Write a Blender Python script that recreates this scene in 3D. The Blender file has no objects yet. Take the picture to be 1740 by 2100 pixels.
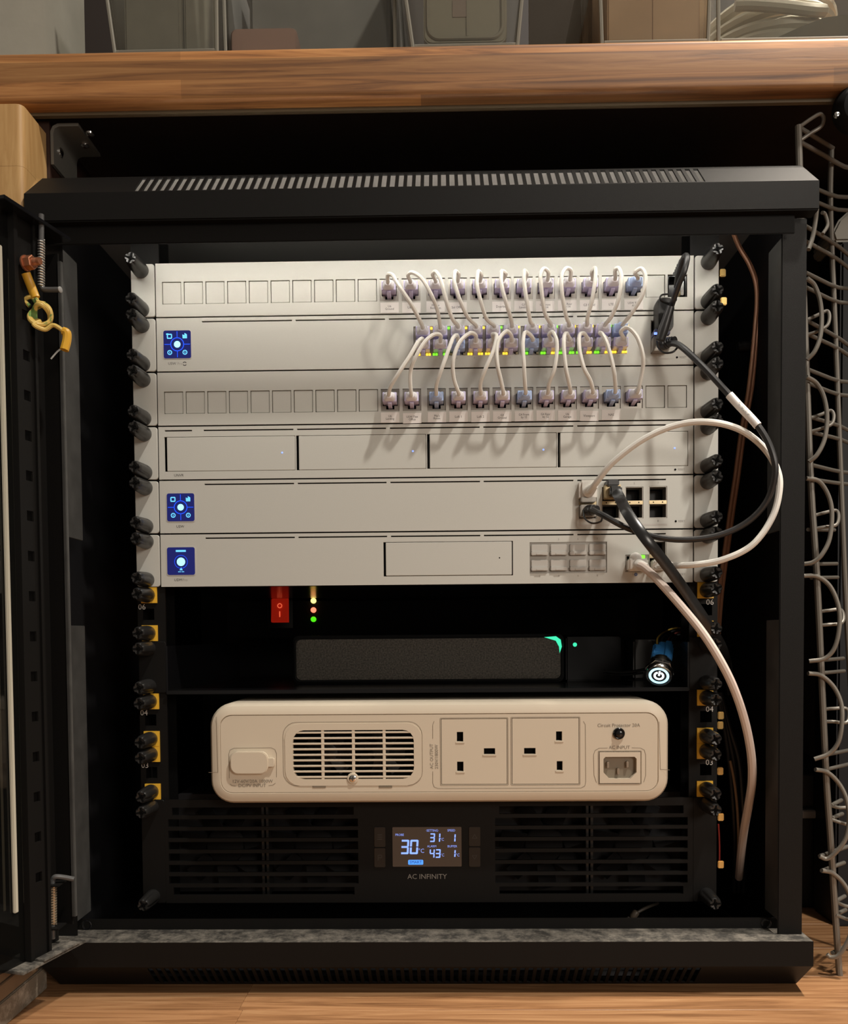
import bpy, bmesh, math, random
from mathutils import Vector, Matrix
random.seed(7)
S = bpy.context.scene
COL = S.collection
MM = 0.001
# ------------------------------------------------------------------ camera (solved from the rack's known 19 inch / 1U grid)
F_PX = 1750.0
CX, CY = 881.7, 1360.2
CAM = (14.676, -709.846, 226.171)                       # mm
RIGHT = Vector((0.9998342, 0.01641161, -0.00788894))
DOWN = Vector((-0.00731852, -0.03453172, -0.99937681))
FWD = Vector((-0.0166738, 0.99926884, -0.03440588))
cam = bpy.data.cameras.new('camera')
cam_o = bpy.data.objects.new('camera', cam)
COL.objects.link(cam_o)
cam.sensor_fit = 'HORIZONTAL'
cam.sensor_width = 36.0
cam.lens = F_PX * 36.0 / 1740.0
cam.shift_x = (870.0 - CX) / 1740.0
cam.shift_y = (CY - 1050.0) / 1740.0
cam.clip_start = 0.02
UPV, BACK = -DOWN, -FWD
cam_o.matrix_world = Matrix(((RIGHT.x, UPV.x, BACK.x, CAM[0] * MM), (RIGHT.y, UPV.y, BACK.y, CAM[1] * MM),
                             (RIGHT.z, UPV.z, BACK.z, CAM[2] * MM), (0, 0, 0, 1)))
S.camera = cam_o
# ------------------------------------------------------------------ world, lamps, exposure
w = bpy.data.worlds.new('room'); S.world = w; w.use_nodes = True
w.node_tree.nodes['Background'].inputs[0].default_value = (1.0, 0.86, 0.72, 1)
w.node_tree.nodes['Background'].inputs[1].default_value = 0.16
def lamp(name, kind, loc, energy, color, aim=None, **kw):
    l = bpy.data.lights.new(name, kind); l.energy = energy; l.color = color
    for k, v in kw.items(): setattr(l, k, v)
    o = bpy.data.objects.new(name, l); COL.objects.link(o); o.location = Vector(loc) * MM
    if aim: o.rotation_euler = (Vector(aim) - Vector(loc)).to_track_quat('-Z', 'Y').to_euler()
    return o
lamp('ceiling_lamp', 'AREA', (760, -800, 2190), 36, (1.0, 0.93, 0.83), aim=(60, -20, 250), shape='DISK', size=0.10)
lamp('added_fill_lamp', 'AREA', (1300, -2300, 950), 20, (1.0, 0.91, 0.80), aim=(0, 0, 250), shape='DISK', size=0.7)  # unseen fill lamp, added low in front to brighten the speaker
lamp('shelf_downlight', 'SPOT', (640, -66, 1250), 85, (1.0, 0.89, 0.76), aim=(560, -70, 0), spot_size=1.5, spot_blend=0.7, shadow_soft_size=0.03)
vs = S.view_settings
vs.view_transform = 'Standard'; vs.look = 'None'; vs.gamma = 1.0; vs.exposure = 0.0
vs.use_curve_mapping = False
S.cycles.use_denoising = True
S.cycles.max_bounces = 8
S.cycles.transparent_max_bounces = 12
S.cycles.sample_clamp_indirect = 4.0

# ------------------------------------------------------------------ helpers
def at(px, py, Y):
    """world (x, z) in mm where the photograph's pixel (px, py) meets the upright plane y = Y"""
    d = RIGHT * ((px - CX) / F_PX) + DOWN * ((py - CY) / F_PX) + FWD
    t = (Y - CAM[1]) / d.y
    return CAM[0] + t * d.x, CAM[2] + t * d.z
def P(px, py, Y):
    x, z = at(px, py, Y); return (x, Y, z)
def lin(c):
    return tuple((v / 12.92 if v <= 0.04045 else ((v + 0.055) / 1.055) ** 2.4) for v in (k / 255.0 for k in c))
MATS = {}
def mat(name, col, rough=0.5, metal=0.0, spec=0.5, bump=0.0, bscale=400.0, vary=0.0, vscale=60.0, emit=None, estr=1.0, alpha=1.0, coat=0.0):
    if name in MATS: return MATS[name]
    m = bpy.data.materials.new(name); m.use_nodes = True
    nt = m.node_tree; b = nt.nodes['Principled BSDF']
    b.inputs['Base Color'].default_value = (*col, 1)
    b.inputs['Roughness'].default_value = rough
    b.inputs['Metallic'].default_value = metal
    b.inputs['Specular IOR Level'].default_value = spec
    b.inputs['Alpha'].default_value = alpha
    b.inputs['Coat Weight'].default_value = coat
    tc = nt.nodes.new('ShaderNodeTexCoord')
    if vary > 0:
        n = nt.nodes.new('ShaderNodeTexNoise'); n.inputs['Scale'].default_value = vscale; n.inputs['Detail'].default_value = 4
        nt.links.new(tc.outputs['Object'], n.inputs['Vector'])
        r = nt.nodes.new('ShaderNodeMapRange'); r.inputs[1].default_value = .3; r.inputs[2].default_value = .7
        r.inputs[3].default_value = 1 - vary; r.inputs[4].default_value = 1 + vary
        nt.links.new(n.outputs['Fac'], r.inputs[0])
        mx = nt.nodes.new('ShaderNodeVectorMath'); mx.operation = 'SCALE'; mx.inputs[0].default_value = col
        nt.links.new(r.outputs[0], mx.inputs['Scale'])
        nt.links.new(mx.outputs[0], b.inputs['Base Color'])
    if bump > 0:
        n = nt.nodes.new('ShaderNodeTexNoise'); n.inputs['Scale'].default_value = bscale; n.inputs['Detail'].default_value = 3
        nt.links.new(tc.outputs['Object'], n.inputs['Vector'])
        bp = nt.nodes.new('ShaderNodeBump'); bp.inputs['Strength'].default_value = bump; bp.inputs['Distance'].default_value = 0.0005
        nt.links.new(n.outputs['Fac'], bp.inputs['Height']); nt.links.new(bp.outputs[0], b.inputs['Normal'])
    if emit is not None:
        b.inputs['Emission Color'].default_value = (*emit, 1); b.inputs['Emission Strength'].default_value = estr
    MATS[name] = m
    return m
def clear_mat(name, tint, body, keep, rough=0.15, ior=1.45, trl=0.4):
    """see-through plastic or glass: a tinted transparent part, a cloudy part and a Fresnel gloss"""
    if name in MATS: return MATS[name]
    m = bpy.data.materials.new(name); m.use_nodes = True; nt = m.node_tree; nt.nodes.clear()
    out = nt.nodes.new('ShaderNodeOutputMaterial')
    tr = nt.nodes.new('ShaderNodeBsdfTransparent'); tr.inputs[0].default_value = (*tint, 1)
    df = nt.nodes.new('ShaderNodeBsdfDiffuse'); df.inputs[0].default_value = (*body, 1)
    tl = nt.nodes.new('ShaderNodeBsdfTranslucent'); tl.inputs[0].default_value = (*body, 1)
    ad = nt.nodes.new('ShaderNodeMixShader'); ad.inputs[0].default_value = trl
    nt.links.new(df.outputs[0], ad.inputs[1]); nt.links.new(tl.outputs[0], ad.inputs[2])
    m1 = nt.nodes.new('ShaderNodeMixShader'); m1.inputs[0].default_value = keep
    nt.links.new(tr.outputs[0], m1.inputs[1]); nt.links.new(ad.outputs[0], m1.inputs[2])
    gl = nt.nodes.new('ShaderNodeBsdfGlossy'); gl.inputs['Roughness'].default_value = rough
    fr = nt.nodes.new('ShaderNodeFresnel'); fr.inputs[0].default_value = ior
    m2 = nt.nodes.new('ShaderNodeMixShader')
    nt.links.new(fr.outputs[0], m2.inputs[0]); nt.links.new(m1.outputs[0], m2.inputs[1]); nt.links.new(gl.outputs[0], m2.inputs[2])
    nt.links.new(m2.outputs[0], out.inputs[0])
    MATS[name] = m
    return m
def wood_mat(name, cols, gx=2.0, gy=60.0, gz=60.0, rough=0.4, staves=None, rand=0.0, coat=0.0, dist=0.6):
    """grain runs along x; staves=(length, height) adds the joined blocks of a butcher block laminate"""
    if name in MATS: return MATS[name]
    m = bpy.data.materials.new(name); m.use_nodes = True; nt = m.node_tree; b = nt.nodes['Principled BSDF']
    tc = nt.nodes.new('ShaderNodeTexCoord')
    mp = nt.nodes.new('ShaderNodeMapping'); mp.inputs['Scale'].default_value = (gx, gy, gz)
    nt.links.new(tc.outputs['Object'], mp.inputs[0])
    vec = mp.outputs[0]
    oi = None
    if rand > 0:
        oi = nt.nodes.new('ShaderNodeObjectInfo')
        ad = nt.nodes.new('ShaderNodeVectorMath'); ad.operation = 'ADD'
        sc = nt.nodes.new('ShaderNodeVectorMath'); sc.operation = 'SCALE'; sc.inputs[0].default_value = (17, 31, 5)
        nt.links.new(oi.outputs['Random'], sc.inputs['Scale']); nt.links.new(vec, ad.inputs[0]); nt.links.new(sc.outputs[0], ad.inputs[1])
        vec = ad.outputs[0]
    n = nt.nodes.new('ShaderNodeTexNoise'); n.inputs['Scale'].default_value = 1.0; n.inputs['Detail'].default_value = 8
    n.inputs['Roughness'].default_value = 0.62; n.inputs['Distortion'].default_value = dist
    nt.links.new(vec, n.inputs['Vector'])
    cr = nt.nodes.new('ShaderNodeValToRGB'); e = cr.color_ramp.elements
    e[0].position = 0.30; e[0].color = (*cols[0], 1); e[1].position = 0.70; e[1].color = (*cols[-1], 1)
    if len(cols) > 2:
        k = e.new(0.5); k.color = (*cols[1], 1)
    nt.links.new(n.outputs['Fac'], cr.inputs[0])
    c = cr.outputs[0]
    if staves:
        br = nt.nodes.new('ShaderNodeTexBrick'); br.inputs['Scale'].default_value = 1.0
        br.offset = 0.37; br.inputs['Mortar Size'].default_value = 0.0
        br.inputs['Brick Width'].default_value = staves[0]; br.inputs['Row Height'].default_value = staves[1]
        br.inputs['Color1'].default_value = (0.50, 0.50, 0.50, 1); br.inputs['Color2'].default_value = (1.45, 1.42, 1.36, 1); br.inputs['Bias'].default_value = 0.0
        sw = nt.nodes.new('ShaderNodeSeparateXYZ'); cb = nt.nodes.new('ShaderNodeCombineXYZ')
        nt.links.new(tc.outputs['Object'], sw.inputs[0]); nt.links.new(sw.outputs[0], cb.inputs[0])
        sub = nt.nodes.new('ShaderNodeMath'); sub.operation = 'SUBTRACT'
        nt.links.new(sw.outputs[2], sub.inputs[0]); nt.links.new(sw.outputs[1], sub.inputs[1]); nt.links.new(sub.outputs[0], cb.inputs[1])
        nt.links.new(cb.outputs[0], br.inputs['Vector'])
        mu = nt.nodes.new('ShaderNodeMix'); mu.data_type = 'RGBA'; mu.blend_type = 'MULTIPLY'; mu.inputs[0].default_value = 1.0
        nt.links.new(c, mu.inputs[6]); nt.links.new(br.outputs['Color'], mu.inputs[7]); c = mu.outputs[2]
    if rand > 0:
        mr = nt.nodes.new('ShaderNodeMapRange'); mr.inputs[3].default_value = 1 - rand; mr.inputs[4].default_value = 1 + rand
        nt.links.new(oi.outputs['Random'], mr.inputs[0])
        vm = nt.nodes.new('ShaderNodeVectorMath'); vm.operation = 'SCALE'
        nt.links.new(c, vm.inputs[0]); nt.links.new(mr.outputs[0], vm.inputs['Scale']); c = vm.outputs[0]
    nt.links.new(c, b.inputs['Base Color'])
    b.inputs['Roughness'].default_value = rough; b.inputs['Coat Weight'].default_value = coat; b.inputs['Coat Roughness'].default_value = .2
    bp = nt.nodes.new('ShaderNodeBump'); bp.inputs['Strength'].default_value = 0.15; bp.inputs['Distance'].default_value = 0.0006
    nt.links.new(n.outputs['Fac'], bp.inputs['Height']); nt.links.new(bp.outputs[0], b.inputs['Normal'])
    MATS[name] = m
    return m
# ---- materials
silver = mat('silver_anodised', (0.565, 0.565, 0.525), rough=0.5, metal=0.15, bump=0.10, bscale=2500, vary=0.02, vscale=1500)
silver_trim = mat('silver_trim', (0.62, 0.61, 0.575), rough=0.42, metal=0.3)
black_coat = mat('black_powder_coat', (0.007, 0.0066, 0.0062), rough=0.47, bump=0.25, bscale=4500, spec=0.15)
black_in = mat('black_interior', (0.006, 0.006, 0.007), rough=0.6, spec=0.3)
black_gloss = mat('black_gloss', (0.006, 0.006, 0.007), rough=0.18)
black_plast = mat('black_plastic', (0.012, 0.012, 0.012), rough=0.33)
screw_black = mat('screw_black', (0.016, 0.0155, 0.015), rough=0.34, spec=0.6, bump=0.2, bscale=900)
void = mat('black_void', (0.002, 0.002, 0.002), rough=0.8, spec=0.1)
dusty = None
yellow = mat('cage_nut_yellow', (0.80, 0.46, 0.04), rough=0.4)
brass = mat('brass', (0.75, 0.50, 0.18), rough=0.3, metal=0.9)
copper = mat('copper_bolt', (0.42, 0.17, 0.09), rough=0.38, metal=0.7)
port_metal = mat('port_metal', (0.36, 0.335, 0.30), rough=0.35, metal=0.6)
gold_metal = mat('gold_metal', (0.62, 0.50, 0.30), rough=0.35, metal=0.7)
chrome = mat('chrome', (0.75, 0.73, 0.70), rough=0.15, metal=1.0)
white_cable = mat('white_cable', (0.74, 0.725, 0.68), rough=0.45)
white_plast = mat('white_plastic', (0.74, 0.71, 0.66), rough=0.4)
station_white = mat('station_white', (0.67, 0.59, 0.47), rough=0.42, bump=0.05, bscale=2500)
station_line = mat('station_seam', (0.22, 0.18, 0.13), rough=0.6)
ink = mat('dark_ink', (0.05, 0.05, 0.05), rough=0.6)
ink_soft = mat('soft_ink', (0.24, 0.21, 0.17), rough=0.6)
ink_grey = mat('grey_ink', (0.33, 0.32, 0.30), rough=0.6)
ink_pale = mat('pale_ink', (0.55, 0.53, 0.50), rough=0.6)
paper = mat('label_paper', (0.80, 0.775, 0.75), rough=0.6)
plug_clear = clear_mat('plug_clear', (0.92, 0.92, 0.99), (0.76, 0.72, 1.0), 0.95, 0.12, 1.4, .1)
plug_blue = clear_mat('plug_blue', (0.74, 0.84, 0.99), (0.54, 0.68, 1.0), 0.94, 0.12, 1.4, .1)
boot_clear = clear_mat('boot_clear', (0.95, 0.95, 0.98), (0.96, 0.95, 1.0), 0.96, 0.12, 1.4, .1)
cover_clear = clear_mat('cover_clear', (0.85, 0.84, 0.80), (0.66, 0.64, 0.60), 0.85, 0.1, 1.5, .1)
door_glass = clear_mat('door_glass', (0.72, 0.73, 0.70), (0.06, 0.06, 0.055), 0.10, 0.02)
box_clear = clear_mat('box_clear', (0.93, 0.93, 0.90), (0.28, 0.27, 0.24), 0.14, 0.45, 1.18)
box_rim = clear_mat('box_rim', (0.70, 0.68, 0.62), (0.42, 0.40, 0.34), 0.75, 0.3, 1.25)

class MB:
    """collects shapes in world millimetres; build() links them as one mesh object"""
    def __init__(s): s.v = []; s.f = []; s.mi = []; s.m = 0
    def add(s, vs, fs):
        o = len(s.v); s.v += [tuple(v) for v in vs]; s.f += [tuple(i + o for i in f) for f in fs]; s.mi += [s.m] * len(fs); return s
    def box(s, x0, x1, y0, y1, z0, z1):
        v = [(x, y, z) for x in (x0, x1) for y in (y0, y1) for z in (z0, z1)]
        return s.add(v, [(0, 1, 3, 2), (4, 6, 7, 5), (0, 4, 5, 1), (2, 3, 7, 6), (0, 2, 6, 4), (1, 5, 7, 3)])
    def obox(s, c, ax, ay, az):
        c, ax, ay, az = map(Vector, (c, ax, ay, az))
        v = [c + ax * i + ay * j + az * k for i in (-1, 1) for j in (-1, 1) for k in (-1, 1)]
        return s.add(v, [(0, 1, 3, 2), (4, 6, 7, 5), (0, 4, 5, 1), (2, 3, 7, 6), (0, 2, 6, 4), (1, 5, 7, 3)])
    def prism(s, poly, axis, a0, a1):
        """poly in the two other axes (x,z for axis y; y,z for x; x,y for z)"""
        def mk(p, a): return {'y': (p[0], a, p[1]), 'x': (a, p[0], p[1]), 'z': (p[0], p[1], a)}[axis]
        n = len(poly); v = [mk(p, a0) for p in poly] + [mk(p, a1) for p in poly]
        return s.add(v, [tuple(range(n)), tuple(range(2 * n - 1, n - 1, -1))] + [(i, i + n, (i + 1) % n + n, (i + 1) % n) for i in range(n)])
    def rings(s, rings, cap=True):
        n = len(rings[0]); o = [v for r in rings for v in r]
        f = []
        for k in range(len(rings) - 1):
            for i in range(n):
                j = (i + 1) % n; f.append((k * n + i, k * n + j, (k + 1) * n + j, (k + 1) * n + i))
        if cap: f += [tuple(range(n - 1, -1, -1)), tuple(range((len(rings) - 1) * n, len(rings) * n))]
        return s.add(o, f)
    def lathe(s, prof, c=(0, 0, 0), d=(0, -1, 0), n=16, rfun=None):
        c = Vector(c); d = Vector(d).normalized(); u = d.orthogonal().normalized(); w_ = d.cross(u)
        R = []
        for t, r in prof:
            ring = []
            for i in range(n):
                a = 2 * math.pi * i / n; rr = r * (rfun(a, t) if rfun else 1)
                ring.append(c + d * t + (u * math.cos(a) + w_ * math.sin(a)) * rr)
            R.append(ring)
        return s.rings(R)
    def cyl(s, a, b, r, n=12):
        a, b = Vector(a), Vector(b); return s.lathe([(0, r), ((b - a).length, r)], a, b - a, n)
    def tube(s, pts, r, n=8, smooth=6, closed=False, flat=None):
        pts = [Vector(p) for p in pts]
        if smooth: pts = spline(pts, smooth, closed)
        m = len(pts); R = []
        up = None
        for i, p in enumerate(pts):
            if closed: t = pts[(i + 1) % m] - pts[i - 1]
            else: t = pts[min(i + 1, m - 1)] - pts[max(i - 1, 0)]
            t.normalize()
            if up is None: up = t.orthogonal().normalized() if flat is None else (Vector(flat[2]) - t * t.dot(Vector(flat[2]))).normalized()
            else:
                up = (up - t * t.dot(up)).normalized()
            b = t.cross(up)
            ra, rb = (r, r) if flat is None else (flat[0], flat[1])
            R.append([p + up * math.cos(2 * math.pi * k / n) * rb + b * math.sin(2 * math.pi * k / n) * ra for k in range(n)])
        if closed: R.append(R[0])
        return s.rings(R, cap=not closed)
    def plate(s, u0, u1, v0, v1, holes, t, fn):
        """flat sheet with rectangular holes; fn(u, v, w) -> world point, w = 0 front .. t back"""
        us = sorted({u0, u1} | {h[0] for h in holes} | {h[1] for h in holes}); vs_ = sorted({v0, v1} | {h[2] for h in holes} | {h[3] for h in holes})
        us = [u for u in us if u0 <= u <= u1]; vs_ = [v for v in vs_ if v0 <= v <= v1]
        nu, nv = len(us), len(vs_)
        solid = [[True] * (nv - 1) for _ in range(nu - 1)]
        for i in range(nu - 1):
            cu = (us[i] + us[i + 1]) / 2
            hs = [h for h in holes if h[0] < cu < h[1]]
            for j in range(nv - 1):
                cv = (vs_[j] + vs_[j + 1]) / 2
                if any(h[2] < cv < h[3] for h in hs): solid[i][j] = False
        V = [fn(u, v, w_) for w_ in (0, t) for u in us for v in vs_]
        idx = lambda i, j, k: k * nu * nv + i * nv + j
        Fc = []
        sol = lambda i, j: 0 <= i < nu - 1 and 0 <= j < nv - 1 and solid[i][j]
        for i in range(nu - 1):
            for j in range(nv - 1):
                if not solid[i][j]: continue
                Fc.append((idx(i, j, 0), idx(i + 1, j, 0), idx(i + 1, j + 1, 0), idx(i, j + 1, 0)))
                Fc.append((idx(i, j, 1), idx(i, j + 1, 1), idx(i + 1, j + 1, 1), idx(i + 1, j, 1)))
                if not sol(i - 1, j): Fc.append((idx(i, j, 0), idx(i, j + 1, 0), idx(i, j + 1, 1), idx(i, j, 1)))
                if not sol(i + 1, j): Fc.append((idx(i + 1, j, 0), idx(i + 1, j, 1), idx(i + 1, j + 1, 1), idx(i + 1, j + 1, 0)))
                if not sol(i, j - 1): Fc.append((idx(i, j, 0), idx(i, j, 1), idx(i + 1, j, 1), idx(i + 1, j, 0)))
                if not sol(i, j + 1): Fc.append((idx(i, j + 1, 0), idx(i + 1, j + 1, 0), idx(i + 1, j + 1, 1), idx(i, j + 1, 1)))
        used = sorted({k for f in Fc for k in f}); mp = {k: n for n, k in enumerate(used)}
        return s.add([V[k] for k in used], [tuple(mp[k] for k in f) for f in Fc])
    def mesh(s, name, mats, org=(0, 0, 0), bevel=0.0, seg=2, sharp=35, fixn=True):
        me = bpy.data.meshes.new(name)
        me.from_pydata([((x - org[0]) * MM, (y - org[1]) * MM, (z - org[2]) * MM) for x, y, z in s.v], [], s.f)
        mats = mats if isinstance(mats, (list, tuple)) else [mats]
        for m in mats: me.materials.append(m)
        if len(mats) > 1:
            for p, i in zip(me.polygons, s.mi): p.material_index = i
        bm = bmesh.new(); bm.from_mesh(me)
        if fixn: bmesh.ops.recalc_face_normals(bm, faces=bm.faces)
        if bevel > 0:
            es = [e for e in bm.edges if len(e.link_faces) == 2 and e.calc_face_angle(0) > 0.6]
            bmesh.ops.bevel(bm, geom=es, offset=bevel * MM, segments=seg, affect='EDGES', clamp_overlap=True)
        for f in bm.faces: f.smooth = True
        bm.to_mesh(me); bm.free()
        me.set_sharp_from_angle(angle=math.radians(sharp))
        return me
    def build(s, name, mats, parent=None, **kw):
        org = ORG.get(parent.name, (0, 0, 0)) if parent else kw.pop('org', (0, 0, 0))
        kw.pop('org', None)
        o = bpy.data.objects.new(name, s.mesh(name, mats, org, **kw)); COL.objects.link(o)
        if parent: o.parent = parent; ORG[o.name] = org
        else: o.location = Vector(org) * MM; ORG[o.name] = org
        return o
ORG = {}
def spline(pts, k, closed=False):
    out = []; n = len(pts)
    rng = range(n if closed else n - 1)
    for i in rng:
        p1, p2 = pts[i], pts[(i + 1) % n]
        p0 = pts[i - 1] if (i > 0 or closed) else p1 * 2 - p2
        p3 = pts[(i + 2) % n] if (i + 2 < n or closed) else p2 * 2 - p1
        for j in range(k):
            t = j / k
            out.append(0.5 * ((2 * p1) + (p2 - p0) * t + (2 * p0 - 5 * p1 + 4 * p2 - p3) * t * t + (3 * p1 - p0 - 3 * p2 + p3) * t ** 3))
    if not closed: out.append(pts[-1])
    return out
def tag(o, label, cat, group=None, kind=None):
    o['label'] = label; o['category'] = cat
    if group: o['group'] = group
    if kind: o['kind'] = kind
    return o
def thing(name, label, cat, org, group=None):
    o = bpy.data.objects.new(name, None); COL.objects.link(o); o.location = Vector(org) * MM; o.empty_display_size = 0.01
    ORG[o.name] = org
    return tag(o, label, cat, group)
def inst(name, me, parent, loc, roty=0.0, label=None):
    """a child that shares mesh data; loc in world mm"""
    o = bpy.data.objects.new(name, me); COL.objects.link(o); o.parent = parent
    g = ORG[parent.name]; o.location = Vector((loc[0] - g[0], loc[1] - g[1], loc[2] - g[2])) * MM; o.rotation_euler = (0, roty, 0)
    ORG[o.name] = loc
    if label: o['label'] = label
    return o
def rrect(x0, x1, z0, z1, r, n=5):
    pts = []
    for cx, cz, a0 in ((x1 - r, z1 - r, 0), (x0 + r, z1 - r, 90), (x0 + r, z0 + r, 180), (x1 - r, z0 + r, 270)):
        for i in range(n + 1):
            a = math.radians(a0 + 90 * i / n); pts.append((cx + r * math.cos(a), cz + r * math.sin(a)))
    return pts
def text_into(mb, s, x, z, size, y, align='CENTER', rot=0.0, sx=1.0, bold=0.0):
    """flat lettering facing the viewer on the plane y; size = cap height in mm"""
    cu = bpy.data.curves.new('t', 'FONT'); cu.body = s; cu.size = size / 0.70; cu.align_x = align; cu.align_y = 'CENTER'; cu.resolution_u = 2
    cu.offset = bold; cu.space_line = 0.85
    o = bpy.data.objects.new('t', cu); me = bpy.data.meshes.new_from_object(o)
    c, n = math.cos(rot), math.sin(rot)
    vs_ = [(x + v.co.x * sx * c - v.co.y * n, y, z + v.co.x * sx * n + v.co.y * c) for v in me.vertices]
    mb.add(vs_, [tuple(p.vertices) for p in me.polygons])
    bpy.data.objects.remove(o); bpy.data.curves.remove(cu); bpy.data.meshes.remove(me)
    return mb
def ring2d(mb, x, z, r0, r1, y, a0=0, a1=360, n=28):
    st = n if a1 - a0 < 360 else n
    v = []; f = []
    for i in range(st + 1):
        a = math.radians(a0 + (a1 - a0) * i / st); v += [(x + r0 * math.cos(a), y, z + r0 * math.sin(a)), (x + r1 * math.cos(a), y, z + r1 * math.sin(a))]
    for i in range(st): f.append((2 * i, 2 * i + 1, 2 * i + 3, 2 * i + 2))
    return mb.add(v, f)
def disc2d(mb, x, z, r, y, n=24):
    return mb.add([(x + r * math.cos(2 * math.pi * i / n), y, z + r * math.sin(2 * math.pi * i / n)) for i in range(n)], [tuple(range(n))])
def rect2d(mb, x0, x1, z0, z1, y):
    return mb.add([(x0, y, z0), (x1, y, z0), (x1, y, z1), (x0, y, z1)], [(0, 1, 2, 3)])
def line2d(mb, pts, wd, y):
    for (xa, za), (xb, zb) in zip(pts[:-1], pts[1:]):
        d = Vector((xb - xa, zb - za)); n = Vector((-d.y, d.x)).normalized() * wd / 2
        mb.add([(xa + n.x, y, za + n.y), (xa - n.x, y, za - n.y), (xb - n.x, y, zb - n.y), (xb + n.x, y, zb + n.y)], [(0, 1, 2, 3)])
    return mb
U = 44.45
# ================================================================== THE SETTING
FZ = -54.0
oak = wood_mat('oak_laminate', [lin((108, 74, 47)), lin((150, 109, 74)), lin((174, 134, 96))], gx=6, gy=110, gz=110, rough=0.36, rand=0.10, dist=1.6)
floor = MB().box(-1200, 1200, -1500, 420, FZ - 20, FZ - 8).build('floor', black_in)
floor['kind'] = 'structure'
PW = 62.0
row = 0
y = -83.0 - PW * 14
while y < 400:
    off = [-310, -730, -30, -520, -150, -640, 159 - 600, -400][row % 8]
    if abs(y + 83 + PW) < 1: off = 162 - 600
    x = off - 900.0
    while x < 1150:
        MB().box(x + .12, x + 600 - .12, y + .12, y + PW - .12, FZ - 9, FZ).build('plank', oak, floor, bevel=0.25, seg=1)
        x += 600
    y += PW; row += 1
dark_wall = mat('dark_cupboard_back', (0.016, 0.010, 0.008), rough=0.7)
wall_back = MB().box(-1200, 1200, 400, 420, FZ, 674).build('wall_back', dark_wall); wall_back['kind'] = 'structure'
plaster = mat('grey_plaster', (0.27, 0.255, 0.21), rough=0.8, bump=0.15, bscale=300, vary=0.05, vscale=40)
wall_u = MB().box(-1200, 1200, 330, 350, 667, 1500).build('wall_back_upper', mat('dark_splashback', (0.020, 0.013, 0.010), rough=0.6)); wall_u['kind'] = 'structure'
xa, _ = at(90, 60, -20)
wall_left = MB().box(xa - 400, xa, -20, 60, 667.5, 1500).build('wall_left', plaster); wall_left['kind'] = 'structure'
# worktop: post-formed laminate with rounded front edges
wtop = wood_mat('block_laminate', [lin((100, 64, 38)), lin((162, 112, 66)), lin((190, 140, 88))], gx=5, gy=150, gz=150, rough=0.5, staves=(0.5, 0.0150), coat=0.04, dist=1.3)
WY = -40.0
zb = at(870, 195, WY)[1]; zt = at(870, 92, WY)[1]
prof = []
for k in range(7):
    a = math.radians(90 + 15 * k); prof.append((WY + 3 + 3 * math.cos(a), zt - 3 + 3 * math.sin(a)))
for k in range(7):
    a = math.radians(180 + 15 * k); prof.append((WY + 5 + 5 * math.cos(a), zb + 5 + 5 * math.sin(a)))
ZU = zt - 12
prof += [(WY + 17, zb), (WY + 17, ZU), (400, ZU), (400, zt)]
worktop = thing('worktop', 'wood block effect worktop with rounded front edge running above the black cabinet', 'worktop', (0, WY, zb))
MB().prism(prof, 'x', -1200, 1200).build('top_board', wtop, worktop, sharp=50)
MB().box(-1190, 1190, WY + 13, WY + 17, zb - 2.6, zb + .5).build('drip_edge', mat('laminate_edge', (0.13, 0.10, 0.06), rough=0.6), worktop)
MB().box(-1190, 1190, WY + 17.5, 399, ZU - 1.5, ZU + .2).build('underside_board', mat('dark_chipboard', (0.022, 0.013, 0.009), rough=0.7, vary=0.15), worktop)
# left-hand upright of the kitchen run, its bracket and the stepped plinth below the door
pine = wood_mat('pine', [lin((150, 112, 66)), lin((176, 138, 88)), lin((196, 160, 108))], gx=40, gy=40, gz=6, rough=0.45, dist=1.8)
post = thing('wooden_upright', 'pale pine upright post under the left end of the worktop', 'post', (-320, -50, 0))
xr = at(48, 320, -58)[0]
zmid = at(20, 340, -58)[1]
def pine_block(z0, z1, nm):
    pr = [(xr - 60, -58), (xr - 5, -58)] + [(xr - 5 + 5 * math.sin(a), -53 - 5 * math.cos(a)) for a in (0.4, 0.8, 1.2)] + [(xr, -53), (xr, -19.5), (xr - 60, -19.5)]
    MB().prism(pr, 'z', z0, z1).build(nm, pine, post, sharp=50)
pine_block(zmid, at(20, 213, -58)[1], 'upper_block')
MB().box(xr - 59, xr - 26, -37, -19.6, 560, zb - .3).build('rear_block', pine, post)
#
pine_block(10, zmid - .15, 'lower_block')
mahog = mat('dark_side_panel', (0.030, 0.012, 0.008), rough=0.5)
side = thing('cupboard_side_panel', 'dark reddish brown cupboard side panel right of the pine post', 'panel', (-330, 0, 0))
MB().box(xr - 8, xr + 2.5, -19, 390, 10, zb - 2).build('panel_board', mahog, side)
bracket = thing('corner_bracket', 'pale metal L bracket screwed under the worktop beside the pine post', 'bracket', (-295, -20, 600))
brm = mat('bracket_metal', (0.16, 0.15, 0.13), rough=0.5, metal=0.3)
bx0 = xr + 2.8
bzt = zb - 3.2
bz0 = at(62, 335, -20)[1]
bx1 = at(158, 232, -20)[0]
L = [(bx0, bz0), (bx0, bzt - 6), (bx0 + 2, bzt - 2), (bx0 + 6, bzt), (bx1, bzt), (bx1, bzt - 2.4), (bx0 + 7, bzt - 2.4), (bx0 + 3.6, bzt - 4), (bx0 + 2.4, bzt - 8), (bx0 + 2.4, bz0)]
MB().prism(L, 'y', -18, 26).build('angle_plate', brm, bracket, sharp=50)
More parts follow.
